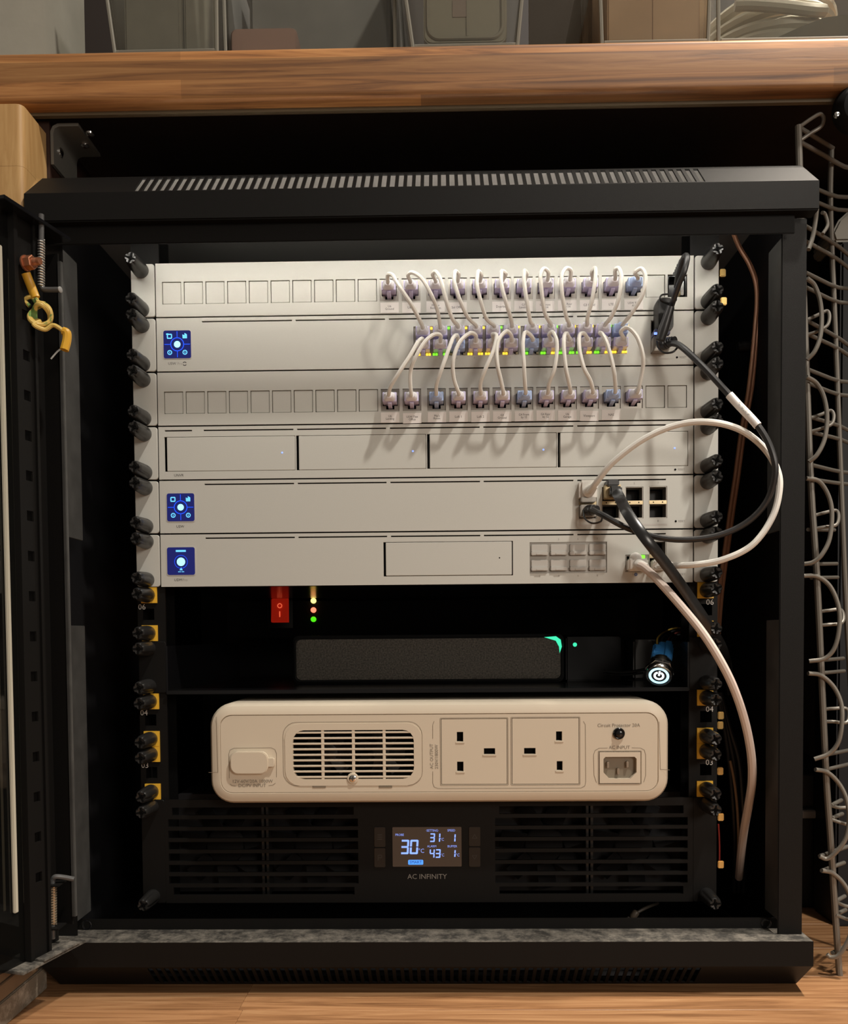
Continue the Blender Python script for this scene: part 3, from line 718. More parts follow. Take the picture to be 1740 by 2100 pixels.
# ---- 1U tray with the smart speaker
trz = 4 * U
tray = thing('rack_shelf', 'black one-unit rack shelf tray carrying the fabric fronted speaker', 'shelf', (0, 0, trz))
tm = MB().box(-218, 218, 0, 250, trz + .6, trz + 2).box(-218, -216.6, 0, 250, trz + .6, trz + 40).box(216.6, 218, 0, 250, trz + .6, trz + 40)
tm.build('tray', black_gloss, tray)
MB().box(-218, 218, -1.4, 0, trz - .6, trz + 2.6).build('front_lip', black_gloss, tray, bevel=.6)
for sgn in (-1, 1):
    a, b = sorted((sgn * 218.2, sgn * 241.0))
    MB().prism(rrect(a, b, trz + .8, trz + U - .8, 1.2, 2), 'y', .2, 1.9).build('rack_ear', black_coat, tray, bevel=.3, seg=1)
    for o in (6.35, 38.1): screw(sgn, trz + o, tray)
sp = thing('smart_speaker', 'long black speaker with charcoal fabric front and green corner light, on the rack shelf', 'speaker', (0, 90, trz + 2))
sx0, sx1 = at(600, 1350, 90)[0], at(1158, 1350, 90)[0]
sz0, sz1 = trz + 2.2, at(870, 1302, 90)[1]
MB().rings([[(a, y_, b) for a, b in rrect(sx0 + i, sx1 - i, sz0 + i, sz1 - i, 5.5)] for y_, i in ((150, 1.5), (148, 0), (93, 0), (90, 2.2), (91.5, 3.4))]).build('speaker_body', black_plast, sp)
fab = mat('charcoal_fabric', (0.075, 0.066, 0.055), rough=0.9, bump=1.0, bscale=1100, vary=.55, vscale=700)
MB().rings([[(a, y_, b) for a, b in rrect(sx0 + i, sx1 - i, sz0 + i, sz1 - i, 5)] for y_, i in ((95, 3.4), (89.6, 3.6), (88.6, 5.5))]).build('fabric_grille', fab, sp)
g = MB()
xg, zg = sx1 - 3.0, sz1 - 3.0
g.add([(xg - 16, 88.2, zg), (xg - 5, 88.2, zg + .8), (xg - .6, 88.2, zg - 2.5), (xg + .4, 88.2, zg - 9), (xg - 1.6, 88.2, zg - 15), (xg - 2.2, 88.2, zg - 9), (xg - 5.2, 88.2, zg - 3.4)], [(0, 1, 6), (1, 2, 3, 5, 6), (3, 4, 5)])
g.build('corner_light', mat('green_light', (.0, .3, .2), emit=lin((60, 225, 170)), estr=1.2), sp, fixn=False)
hub = thing('adapter_box', 'small black box with a green status light right of the speaker', 'adapter', (150, 100, trz + 2))
MB().box(sx1 + 3, sx1 + 55, 100, 150, trz + 2.2, sz1 - 3).build('adapter_body', black_in, hub, bevel=1.5)
lx, lz = at(1180, 1322, 99); MB().lathe([(0, 2.0), (.6, 1.6)], (lx, 100, lz), n=12).build('status_light', mat('green_light', (0, .3, .2)), hub)
wb = thing('grey_plug_box', 'small grey plug-in box at the back of the shelf behind the lit button', 'adapter', (190, 120, trz + 2))
xw0, zw1 = at(1300, 1312, 120); xw1, _ = at(1350, 1312, 120)
MB().box(xw0, xw1, 120, 150, trz + 2.2, zw1).build('plug_body', mat('grey_box', (.10, .095, .09), rough=.5), wb, bevel=2)
# ---- round lit push button lying on the tray
pb = thing('push_button', 'chrome push button with glowing white power symbol and blue wire socket on the shelf', 'button', P(1351, 1386, 6))
A = Vector(P(1352, 1386, 8)); ax = Vector((.27, .74, .56)).normalized()
MB().lathe([(0, 8.2), (0, 10.6), (1.6, 11.2), (4.6, 11.2), (5, 9.2)], A, ax, 28).build('button_bezel', chrome, pb, sharp=30)
MB().lathe([(5.5, 9.9), (6.6, 10.8), (9.4, 10.8), (9.6, 9.4), (18, 9.2), (18.4, 8)], A, ax, 24).build('button_barrel', mat('nickel', (.62, .56, .48), rough=.22, metal=1.0), pb, sharp=30)
MB().lathe([(4.9, 12.4), (8.2, 12.4), (8.2, 9.3)], A + ax * .8, ax, 6).build('hex_nut', chrome, pb, bevel=.4)
uu = Vector((1, 0, 0)); uu = (uu - ax * uu.dot(ax)).normalized(); vv = ax.cross(uu) * -1
def bp_(a, r, d): return A + uu * math.cos(a) * r + vv * math.sin(a) * r + ax * d
f = MB(); n = 28
f.add([bp_(2 * math.pi * i / n, 8.3, .2) for i in range(n)], [tuple(range(n))])
f.build('button_face', mat('button_dark', (.02, .05, .08), rough=.2, emit=lin((40, 70, 90)), estr=.8), pb, fixn=False)
f = MB()
def arc3(f, r0, r1, a0, a1, d, n=30):
    v = []; q = []
    for i in range(n + 1):
        a = math.radians(a0 + (a1 - a0) * i / n); v += [bp_(a, r0, d), bp_(a, r1, d)]
    for i in range(n): q.append((2 * i, 2 * i + 1, 2 * i + 3, 2 * i + 2))
    f.add(v, q)
arc3(f, 6.3, 8.4, 0, 360, -.05)
f.build('glowing_ring', mat('button_ring', (.6, .9, 1), emit=lin((185, 235, 255)), estr=1.4), pb, fixn=False)
f = MB(); arc3(f, 2.6, 4.4, 50 + 65, 400 + 30, -.1); q0, q1 = bp_(math.radians(90), 0, -.1), bp_(math.radians(90), 5, -.1)
f.add([q0 - uu * .8, q0 + uu * .8, q1 + uu * .8, q1 - uu * .8], [(0, 1, 2, 3)])
f.build('power_symbol', mat('button_symbol', (.8, .95, 1), emit=(.9, .97, 1), estr=1.5), pb, fixn=False)
blue_p = mat('blue_socket', (.035, .20, .50), rough=.4)
B0 = A + ax * 26
sk = MB().obox(B0, uu * 8.6, ax * 8, vv * 7.6).obox(B0 + ax * 10 + uu * 2, uu * 6.0, ax * 4.5, vv * 6.4)
sk.build('wire_socket', blue_p, pb, bevel=1)
MB().obox(B0 + ax * 3 - vv * 0 + uu * 4 + vv * 7, uu * 2.6, ax * 11, vv * 1.6).obox(B0 + ax * 2 - uu * 4 + vv * 7.5, uu * 2.8, ax * 3.5, vv * 1.6).build('socket_rib', blue_p, pb, bevel=.6)
for k, (c, dx) in enumerate((((.45, .30, .05), -5), ((.02, .02, .02), -1), ((.10, .02, .015), 4), ((.02, .02, .02), 7))):
    s0 = B0 + ax * 13 + uu * dx
    MB().tube([s0, s0 + ax * 8 + Vector((2, 4, 5)), Vector(P(1385 + 6 * k, 1288 + 4 * k, 95)), Vector(P(1420 + 5 * k, 1292 + 4 * k, 150))], .8, 6).build('wire', mat('wire_%d' % k, c, rough=.5), pb)
cb = thing('thin_black_lead', 'thin black lead lying across the shelf beside the lit button', 'cable', P(1240, 1378, 60))
MB().tube([P(1238, 1376, 70), P(1270, 1379, 62), P(1305, 1376, 55), P(1335, 1368, 50), P(1345, 1352, 60)], 1.3, 6).tube([P(1245, 1382, 70), P(1280, 1384, 62), P(1320, 1380, 55)], 1.1, 6).build('lead', black_plast, cb)

# ---- portable power station
SY = -25.0
px0, px1 = at(428, 1540, SY)[0], at(1375, 1540, SY)[0]
pz1 = at(900, 1440, SY)[1]; pz0 = 2 * U + .1
st = thing('power_station', 'cream white portable power station with two sockets and vent, above the fan unit', 'power station', ((px0 + px1) / 2, 0, pz0))
MB().rings([[(a, y_, b) for a, b in rrect(px0 + i, px1 - i, pz0 + i, pz1 - i, max(4, 19 - i), 8)] for y_, i in ((235, 6), (232, 0), (SY + 9, 0), (SY + 5, .6), (SY + 2, 2.4), (SY + .4, 6.0), (SY, 9.2), (SY + 1.4, 9.8))], cap=False).build('outer_shell', station_white, st)
fz0, fz1 = pz0 + 9.9, pz1 - 9.9
def Q(px, py): return at(px, py, SY)
def H(a, b, c, d): return hole(a, b, c, d, SY)
vent = H(590.5, 860, 1488.5, 1606)
so1, so2 = H(905, 1041, 1473.5, 1609), H(1050, 1188.5, 1472, 1608.5)
iec = H(1229, 1315, 1541, 1607)
dcx = H(470, 567, 1535, 1611)
fp = MB()
pins = {}
for key, b, sgn in (('a', so1, 1), ('b', so2, -1)):
    pass
pin_px = {'a': [(937.5, 950.5, 1501, 1521), (938, 951, 1562, 1582), (993, 1016, 1534.5, 1547)], 'b': [(1141, 1153.5, 1500, 1519), (1142.5, 1154.5, 1561, 1580), (1075.5, 1099, 1534, 1546.5)]}
hs = [(vent[0] + 3.6, vent[1] - 3.6, vent[2] + 3.4, vent[3] - 3.4), so1, so2, iec]
# front panel made as a flat sheet with openings, rounded corners trimmed by rows
def front_panel():
    x0, x1 = px0 + 9.9, px1 - 9.9; r = 9.3
    m = MB()
    m.plate(x0 + r, x1 - r, fz0, fz1, hs, 2.0, lambda u, v, w_: (u, SY + .2 + w_, v))
    for s_, xa_ in ((-1, x0 + r), (1, x1 - r)):
        pl = [(xa_, fz0)] + [(xa_ + s_ * r * math.sin(a), fz0 + r - r * math.cos(a)) for a in [math.pi / 2 * k / 6 for k in range(1, 7)]] + [(xa_ + s_ * r * math.cos(a), fz1 - r + r * math.sin(a)) for a in [math.pi / 2 * k / 6 for k in range(0, 6)]] + [(xa_, fz1)]
        m.prism(pl, 'y', SY + .2, SY + 2.2)
    return m
front_panel().build('front_panel', station_white, st)
MB().prism(rrect(px0 + 6, px1 - 6, pz0 + 6, pz1 - 6, 13, 6), 'y', 233, 235).build('rear_panel', station_white, st)
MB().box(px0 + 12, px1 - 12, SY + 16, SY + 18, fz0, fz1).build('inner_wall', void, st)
# vent grille
vx0, vx1, vz0, vz1 = vent
fr = MB()
ro, ri = rrect(vx0 - 2.2, vx1 + 2.2, vz0 - 2.0, vz1 + 2.0, 12, 4), rrect(vx0 + 4.2, vx1 - 4.2, vz0 + 3.4, vz1 - 3.4, 9, 4)
n = len(ro)
V = [(a, SY - .4, b) for a, b in ro] + [(a, SY - .4, b) for a, b in ri] + [(a, SY + .3, b) for a, b in ro] + [(a, SY + 4, b) for a, b in ri]
fr.add(V, [(i, (i + 1) % n, n + (i + 1) % n, n + i) for i in range(n)] + [(n + i, n + (i + 1) % n, 3 * n + (i + 1) % n, 3 * n + i) for i in range(n)] + [(i, 2 * n + i, 2 * n + (i + 1) % n, (i + 1) % n) for i in range(n)])
gr = fr.build('vent_grille', station_white, st, bevel=.0)
for k in range(9):
    zz = vz1 - 5.4 - (vz1 - vz0 - 10.4) * k / 8
    MB().box(vx0 + 3.4, vx1 - 3.4, SY - .2, SY + 3, zz - .75, zz + .75).build('slat', station_white, gr, bevel=.3, seg=1)
for k in range(3):
    xx = (vx0 + vx1) / 2 + (k - 1) * (vx1 - vx0 - 6) * .248
    MB().box(xx - 1.2, xx + 1.2, SY - .1, SY + 2.5, vz0 + 2.6, vz1 - 2.6).build('grille_bar', station_white, gr, bevel=.3, seg=1)
sc_x, sc_z = Q(724, 1596)
MB().lathe([(0, 4.6), (1.2, 4.6), (1.6, 4.0)], (sc_x, SY + .2, sc_z), n=20).build('screw_boss', station_white, gr, sharp=30)
MB().lathe([(0, 2.9), (.5, 2.9), (.9, 2.2)], (sc_x, SY - 1.4, sc_z), n=16).build('vent_screw', chrome, gr)
m = MB(); rect2d(m, sc_x - 1.8, sc_x + 1.8, sc_z - .4, sc_z + .4, SY - 2.4); rect2d(m, sc_x - .4, sc_x + .4, sc_z - 1.8, sc_z + 1.8, SY - 2.41); m.build('screw_cross', ink, gr, fixn=False)
for px in (655, 791): 
    x, z = Q(px, 1613.5); MB().box(x - 5.4, x + 5.4, SY - .3, SY + .6, z - .8, z + .8).build('grille_foot', station_line, gr, bevel=.2)
# fan behind the grille, sockets, inlet
fanm = MB()
for k in range(2):
    cx_ = vx0 + (vx1 - vx0) * (.3 + .4 * k); cz_ = (vz0 + vz1) / 2
    fanm.lathe([(0, 7), (3, 7), (3.5, 6)], (cx_, SY + 15, cz_), n=16)
    for j in range(7):
        a = 2 * math.pi * j / 7; d = Vector((math.cos(a), 0, math.sin(a))); e = Vector((-math.sin(a), .6, math.cos(a)))
        fanm.obox(Vector((cx_, SY + 13.5, cz_)) + d * 13, d * 7, e * 4, Vector((0, .3, 0)))
fanm.build('cooling_fan', mat('fan_dark', (.012, .012, .014), rough=.4), st)
for key, b in (('a', so1), ('b', so2)):
    pl = [H(*p) for p in pin_px[key]]
    so = MB().plate(b[0] + .45, b[1] - .45, b[2] + .45, b[3] - .45, pl, 3, lambda u, v, w_: (u, SY + .1 + w_, v)).build('socket_plate', station_white, st)
    for p in pl:
        MB().box(p[0] - 1.1, p[1] + 1.1, SY - .5, SY + .2, p[2] - 1.3, p[2] - .1).build('pin_sill', station_white, so, bevel=.25)
        MB().box(p[0] - .5, p[1] + .5, SY + 4, SY + 4.4, p[2] - .5, p[3] + .5).build('pin_shutter', void, so)
fl = rrect(*H(474.5, 552, 1540, 1586), 6.5)
flap = MB().prism(fl, 'y', SY - 4, SY + .4).build('port_flap', station_white, st, bevel=.7)
tb = H(549, 564, 1553.5, 1572); MB().prism(rrect(*tb, 1.2, 2), 'y', SY - 3.2, SY + .3).build('flap_tab', station_white, flap, bevel=.4)
ic_ = MB().plate(iec[0] + .4, iec[1] - .4, iec[2] + .4, iec[3] - .4, [], 1, lambda u, v, w_: (u, SY + 9 + w_, v))
q = H(1238, 1306, 1552, 1597)
c_ = (q[3] - q[2])
poly = [(q[0] + 1.6, q[3]), (q[0], q[3] - 1.6), (q[0], q[2] + c_ * .3), (q[0] + c_ * .28, q[2]), (q[1] - c_ * .28, q[2]), (q[1], q[2] + c_ * .3), (q[1], q[3] - 1.6), (q[1] - 1.6, q[3])]
outr = [(iec[0] + .5, iec[3] - .5), (iec[0] + .5, iec[3] - 1.5), (iec[0] + .5, iec[2] + 1.5), (iec[0] + .5, iec[2] + .5), (iec[1] - .5, iec[2] + .5), (iec[1] - .5, iec[2] + 1.5), (iec[1] - .5, iec[3] - 1.5), (iec[1] - .5, iec[3] - .5)]
im = MB(); n = 8
V = [(a, SY - .6, b) for a, b in outr] + [(a, SY - .6, b) for a, b in poly] + [(a, SY + 9, b) for a, b in poly] + [(a, SY + 3, b) for a, b in outr]
im.add(V, [(i, (i + 1) % n, n + (i + 1) % n, n + i) for i in range(n)] + [(n + i, n + (i + 1) % n, 2 * n + (i + 1) % n, 2 * n + i) for i in range(n)] + [(2 * n + i for i in range(n))] + [(i, (i + 1) % n, 3 * n + (i + 1) % n, 3 * n + i) for i in range(n)])
inl = im.build('mains_inlet', station_white, st, sharp=30)
MB().prism([(a * .995 + .005 * (q[0] + q[1]) / 2, b) for a, b in poly], 'y', SY + 3.5, SY + 5).build('inlet_well', mat('inlet_grey', (.22, .185, .135), rough=.5), inl)
for (px, py) in ((1248, 1567), (1288, 1566), (1269, 1580)):
    x, z = Q(px, py); MB().box(x - .9, x + .9, SY + .6, SY + 4, z - 3.2, z + 1.6).build('inlet_pin', mat('pin_nickel', (.5, .45, .38), rough=.3, metal=.9), inl, bevel=.3)
x, z = Q(1269.5, 1504)
MB().lathe([(0, 4.7), (1.6, 4.7), (2.2, 4.0), (2.0, 3.2), (4.0, 2.9), (4.4, 2.2)], (x, SY + .2, z), n=20).build('reset_button', black_gloss, st)
# printed frames and lettering
Y = SY - .02
lines = MB()
def pl_(pts): line2d(lines, [Q(*p) for p in pts], .32, Y)
def rr_px(a, b, c, d, r=3.5): 
    p = rrect(*H(a, b, c, d), r); line2d(lines, p + p[:1], .32, Y)
pl_([(470.5, 1596), (469.5, 1546), (472, 1538), (480, 1534.5), (556, 1533.5), (564, 1537), (567.5, 1545), (567.5, 1594)]); pl_([(472, 1608), (476, 1611), (484, 1612)]); pl_([(551, 1611), (560, 1610), (565, 1606)])
for a, b, c, d in ((903.5, 1042.5, 1472, 1610.5), (1048.5, 1190, 1470.5, 1610)): rr_px(a, b, c, d, .6)
pl_([(891, 1479), (888, 1486), (888, 1515)]); pl_([(888, 1582), (888, 1606), (891, 1614), (899, 1617), (1192, 1616), (1200, 1612), (1202, 1603), (1201, 1486), (1197, 1479)])
pl_([(1247, 1534), (1229, 1534.5), (1221, 1539), (1218, 1548), (1219, 1590), (1224, 1605)]); pl_([(1296, 1533.5), (1314, 1534), (1322, 1538), (1325, 1548), (1325, 1590), (1321, 1604)])
rr_px(1227.5, 1316, 1540, 1608, .6)
pl_([(444, 1470), (447, 1584), (428, 1584)]); pl_([(1352.5, 1480), (1355, 1578), (1374, 1579)])
rr_px(581, 866.5, 1480.5, 1611, 11)
lines.build('printed_frames', station_line, st, fixn=False)
for s_, px, py, h_, rot in (('12V⎓60V/20A 1000W', 518, 1602.5, 2.7, 0), ('DC/PV INPUT', 517.5, 1611, 2.7, 0), ('AC INPUT', 1271, 1533, 2.7, 0), ('Circuit Protector 20A', 1269.5, 1487.5, 2.7, 0), ('AC OUTPUT', 886, 1551, 2.6, math.pi / 2), ('230V/1800W', 896, 1552, 2.6, math.pi / 2)):
    x, z = Q(px, py); m = MB(); text_into(m, s_.replace('⎓', '-'), x, z, h_, Y - .02, rot=rot, sx=.98)
    m.build('printed_lettering', ink_soft, st, fixn=False)

# ---- fan unit with display
FU = 2 * U
fu = thing('fan_unit', 'black rack fan unit with slotted grilles and a glowing temperature display', 'fan', (0, 0, 0))
rows = [1654, 1678, 1701.5, 1725, 1748.5, 1772, 1795.5, 1818.5]
gl, gr_ = (at(346, 1740, 0)[0], at(735, 1740, 0)[0]), (at(1016, 1740, 0)[0], at(1411, 1740, 0)[0])
hs = []
zr = [at(880, r, 0)[1] for r in rows]
for i, z in enumerate(zr):
    for a, b in (gl, gr_):
        ins = 3.5 if i in (0, 7) else 0
        hs.append((a + ins, b - ins, z - 6.6, z))
lcd = H2 = hole(805.5, 947, 1696, 1777)
MB().plate(-221.5, 221.5, 0.6, FU - .6, hs, 2.4, lambda u, v, w_: (u, w_, v)).build('faceplate', black_coat, fu)
for sgn in (-1, 1):
    a, b = sorted((sgn * 221.5, sgn * 241.2))
    MB().prism(rrect(a, b, .6, FU - .6, 2, 3), 'y', 0, 1.9).build('rack_ear', black_coat, fu, bevel=.3, seg=1)
    for o in (6.35, FU - 6.35): screw(sgn, o, fu)
MB().box(-219, 219, 30, 200, 1.4, FU - 1.4).build('chassis', black_in, fu)
fdark = mat('fan_blade', (.006, .006, .0065), rough=.75, spec=.12)
for a, b in (gl, gr_):
    for k in (.27, .75):
        cx_ = a + (b - a) * k; cz_ = FU / 2
        fm = MB().lathe([(0, 17), (4, 17), (5, 15)], (cx_, 24, cz_), n=24)
        for j in range(7):
            an = 2 * math.pi * j / 7 + .3; d = Vector((math.cos(an), 0, math.sin(an))); e = Vector((-math.sin(an), .5, math.cos(an)))
            fm.obox(Vector((cx_, 20, cz_)) + d * 27, d * 11, e * 8, Vector((0, .5, 0)))
        fm.build('fan_rotor', fdark, fu, bevel=.3, seg=1)
    xm = (a + b) / 2
    MB().box(xm - 3, xm - .8, 8, 28, 3, FU - 3).box(xm + .8, xm + 3, 8, 28, 3, FU - 3).build('fan_frame', black_plast, fu, bevel=.4)
dsp = MB().prism(rrect(*lcd, .6, 2), 'y', -.35, .2).build('display', mat('lcd_back', (.05, .04, .032), rough=.12, emit=lin((52, 42, 36)), estr=.55), fu)
segm = MB()
def seg7(m, ch, x, z, w_, h_, t_, Y, sh=.06):
    on = {'0': 'abcdef', '1': 'bc', '3': 'abgcd', '4': 'fgbc'}[ch]
    def hb(zz): m.add([(x + t_ * .4 + sh * (zz - z), Y, zz - t_ / 2), (x + w_ - t_ * .4 + sh * (zz - z), Y, zz - t_ / 2), (x + w_ - t_ * .4 + sh * (zz - z), Y, zz + t_ / 2), (x + t_ * .4 + sh * (zz - z), Y, zz + t_ / 2)], [(0, 1, 2, 3)])
    def vb(xx, za, zb_): m.add([(xx - t_ / 2 + sh * (za - z), Y, za), (xx + t_ / 2 + sh * (za - z), Y, za), (xx + t_ / 2 + sh * (zb_ - z), Y, zb_), (xx - t_ / 2 + sh * (zb_ - z), Y, zb_)], [(0, 1, 2, 3)])
    g_ = t_ * .25
    for c in on:
        if c == 'a': hb(z + h_ - t_ / 2)
        if c == 'g': hb(z + h_ / 2)
        if c == 'd': hb(z + t_ / 2)
        if c in 'bf': vb(x + (w_ - t_ / 2 if c == 'b' else t_ / 2), z + h_ / 2 + g_, z + h_ - g_)
        if c in 'ce': vb(x + (w_ - t_ / 2 if c == 'c' else t_ / 2), z + g_, z + h_ / 2 - g_)
Yd = -.45
def digits(s_, px, py, w_px, h_px, step, t_):
    for k, c in enumerate(s_):
        x, z = at(px + k * step, py, 0); seg7(segm, c, x, z, w_px / 2.46, h_px / 2.46, t_, Yd)
digits('30', 821.5, 1751.5, 17, 30, 19.0, 1.6)
digits('31', 881.5, 1726.5, 10.5, 18, 11, 1.05); digits('1', 925, 1726, 9.5, 16, 10, 1.05)
digits('43', 881, 1759, 10.5, 18, 12, 1.05); digits('1', 925, 1757.5, 9.5, 15, 10, 1.05)
segm.build('display_digits', mat('lcd_digit', (.2, .3, .8), emit=lin((130, 165, 255)), estr=1.15), dsp, fixn=False)
m = MB()
for s_, px, py, h_ in (('PROBE', 820, 1712, 1.9), ('·SETTING·', 887, 1703.2, 1.9), ('SPEED', 926, 1703, 1.9), ('ALARM', 886, 1735.5, 1.9), ('BUFFER', 928, 1735.5, 1.9), ('°C', 864.5, 1745, 3.6), ('°C', 907, 1721.5, 2.4), ('°C', 907.5, 1753.5, 2.4), ('°C', 939, 1753.5, 2.4)):
    x, z = at(px, py, 0); text_into(m, s_, x, z, h_, Yd, sx=.9)
m.build('display_lettering', mat('lcd_text', (.2, .3, .8), emit=lin((125, 150, 240)), estr=.9), dsp, fixn=False)
b = hole(837.5, 868.5, 1763, 1773)
m = MB(); m.add([(p[0], Yd, p[1]) for p in rrect(*b, .8, 3)], [tuple(range(16))]); m.build('smart_badge', mat('lcd_badge', (.1, .3, .9), emit=lin((70, 150, 255)), estr=1.0), dsp, fixn=False)
m = MB(); text_into(m, 'SMART', (b[0] + b[1]) / 2, (b[2] + b[3]) / 2, 2.3, Yd - .05, sx=1.0); m.build('badge_lettering', mat('lcd_dark', (.01, .03, .12), rough=.5), dsp, fixn=False)
m = MB(); x, z = at(876.5, 1798, 0); text_into(m, 'AC INFINITY', x, z, 4.2, -.1, sx=.98); m.build('brand_lettering', mat('warm_grey_ink', (.20, .18, .16), rough=.5), fu, fixn=False)
mk = mat('button_mark', (.05, .047, .043), rough=.5)
for (a, b_, c, d, k) in ((768, 791, 1695.5, 1736.5, 'menu'), (768, 791, 1738.5, 1778, 'mode'), (962, 985.5, 1695, 1735, 'up'), (962, 985.5, 1737, 1777, 'down')):
    hh = hole(a, b_, c, d)
    bt = MB().prism(rrect(*hh, 1.2, 3), 'y', -1.1, .2).build('key', black_plast, fu, bevel=.35)
    cx_, cz_ = (hh[0] + hh[1]) / 2, (hh[2] + hh[3]) / 2
    m = MB()
    if k == 'menu':
        for dz in (-1.8, 0, 1.8): rect2d(m, cx_ - 2, cx_ + 2, cz_ + dz - .25, cz_ + dz + .25, -1.2)
    elif k == 'mode': line2d(m, [(cx_ - 1.4, cz_ - 2.4), (cx_ - 1.4, cz_ + 2.2), (cx_ + 1.6, cz_ + 2.2), (cx_ + 1.6, cz_), (cx_ - 1.4, cz_)], .45, -1.2)
    else:
        s_ = 1 if k == 'up' else -1
        line2d(m, [(cx_ - 2, cz_ - s_ * 1.4), (cx_, cz_ + s_ * 1.8), (cx_ + 2, cz_ - s_ * 1.4), (cx_ - 2.1, cz_ - s_ * 1.4)], .4, -1.2)
    m.build('key_mark', mk, bt, fixn=False)

# ================================================================== CABLES
ORD = ['first', 'second', 'third', 'fourth', 'fifth', 'sixth', 'seventh', 'eighth', 'ninth', 'tenth', 'eleventh', 'twelfth']
pm = MB().box(-5.8, 5.8, -8.5, 6, -3.5, 4.1)
pm.prism([(-7.5, -3.5), (-7.5, -5.0), (2, -6.6), (5, -6.6), (5, -5.6), (-4, -4.6), (-4, -3.5)], 'x', -1.7, 1.7)
PLUG = {k: pm.mesh('plug', v, bevel=.45, seg=1) for k, v in (('c', plug_clear), ('b', plug_blue))}
bo = MB().rings([[(a, y_, b) for a, b in rrect(-hw, hw, -hh, hh + .4, min(hh, 2.0), 3)] for y_, hw, hh in ((-7.5, 4.9, 3.2), (-10.5, 4.7, 3.1), (-12.5, 3.6, 2.8), (-15.2, 2.5, 2.3))])
BOOT = {k: bo.mesh('plug_boot', v) for k, v in (('c', boot_clear), ('b', plug_blue))}
def plug(parent, loc, kind, flip):
    p = inst('plug', PLUG[kind], parent, loc, math.pi if flip else 0)
    b = bpy.data.objects.new('plug_boot', BOOT[kind]); COL.objects.link(b); b.parent = p; ORG[b.name] = loc
up_way = [
 [(796, 563), (806, 565), (816, 583), (839, 616), (855.5, 645)], [(837, 564), (847, 559), (866, 572), (884.5, 603.5), (897, 634.5)],
 [(887.6, 562), (895, 558), (905, 576.5), (915.5, 616), (928, 653)], [(941, 562), (934, 557), (932, 576.5), (942.5, 612), (959, 649)],
 [(988, 564), (981, 557), (978.6, 583), (986, 616), (998, 653)], [(1037.6, 562), (1029, 557), (1029, 583), (1037.6, 618), (1047, 649)],
 [(1081, 562), (1076, 556), (1076, 583), (1082, 624), (1088, 658)], [(1125, 558), (1116, 551), (1109, 564), (1111, 594), (1118, 641)],
 [(1171, 554), (1161, 551), (1152.5, 568), (1153.6, 604), (1161, 646)], [(1214, 558), (1221, 549.5), (1222, 568), (1215, 613), (1205.5, 651)],
 [(1262, 554), (1270, 551), (1275, 571), (1269, 613), (1255, 648)], [(1303, 559), (1316, 551), (1324.5, 568), (1318.6, 604), (1297, 641)]]
lo_way = [
 [(866, 694.5), (857.6, 701), (841, 730), (818, 765), (802, 792)], [(904, 688), (891, 686), (872, 701), (852, 734), (842, 765)],
 [(938, 688), (930, 692.5), (919.7, 719), (907, 754.5), (896, 787.6)], [(975.5, 687), (963, 684), (942.4, 703), (930, 738), (931, 775)],
 [(1010.7, 686), (1019, 689), (1013, 717), (998, 752.5), (986, 785.5)], [(1048, 686), (1037.6, 680), (1021, 703), (1020, 744), (1027, 777)],
 [(1089, 688), (1077, 682), (1073, 707), (1075, 748), (1077, 785)], [(1126.5, 686), (1135, 682), (1143, 707), (1138, 754.5), (1127, 785)],
 [(1163, 684), (1158, 689), (1157, 712), (1161, 754.5), (1167, 783)], [(1198, 684), (1189, 688.5), (1189, 717), (1198, 754.5), (1211, 780)],
 [(1231, 683), (1237, 687), (1248, 712), (1258.5, 754.5), (1262, 782)], [(1274, 680), (1288, 672), (1307, 691), (1318.6, 726), (1318.6, 759)]]
WY_ = [-21.5, -24, -26, -26, -22]
BLUE_UP, BLUE_LO = {11}, {2, 6, 10}
def ptch(i, up):
    a = (pcol(10 + i), 0, zc1 if up else zc2)
    b = (PORT_X[i], 0, ZT_ if up else ZBm)
    lab = '%s white patch cable from the left, %s' % (ORD[i], 'top patch panel down to the switch' if up else 'switch down to the lower patch panel')
    t = thing('patch_cable', lab, 'cable', a if up else b, 'upper row of white patch cables' if up else 'lower row of white patch cables')
    kind = 'b' if i in (BLUE_UP if up else BLUE_LO) else 'c'
    plug(t, a, kind, False); plug(t, b, 'b' if (up and i == 11) or (not up and i in (2, 6)) else 'c', up)
    s0, e0 = (a, b) if up else (b, a)
    wp = [P(px, py, y_) for (px, py), y_ in zip((up_way if up else lo_way)[i], WY_)]
    pts = [(s0[0], -12, s0[2] + .2), (s0[0], -17, s0[2] + .3)] + wp + [(e0[0], -17, e0[2] + .4), (e0[0], -12, e0[2] + .2)]
    MB().tube(pts, 1.62, 8, 6).build('cord', white_cable, t)
for i in range(12): ptch(i, True)
for i in range(12): ptch(i, False)

rubber = mat('black_cable', (.022, .022, .023), rough=.38)
# black transceiver cable with paper tag, second unit -> fifth unit
t = thing('transceiver_cable', 'thick dark grey cable with a white printed tag looping right from the second unit', 'cable', P(1360, 705, 0))
main = [(1372, 704, -17), (1392, 707, -24), (1420, 730, -34), (1455, 765, -42), (1510, 825, -50), (1560, 880, -59), (1585, 930, -63), (1590, 975, -62), (1572, 1030, -56), (1530, 1073, -50), (1470, 1099, -46), (1400, 1107, -41), (1340, 1100, -36), (1285, 1082, -31), (1240, 1058, -27), (1216, 1046, -16)]
MB().tube([P(*p) for p in main], 2.45, 10, 8).build('cord', rubber, t)
tagp = spline([Vector(P(*p)) for p in main], 8)[30:40]
sl_ = MB().tube(tagp, 3.1, 14, 0).build('tag_sleeve', paper, t)
d = tagp[-1] - tagp[0]; ang = math.atan2(d.z, d.x); mid = (tagp[0] + tagp[-1]) / 2
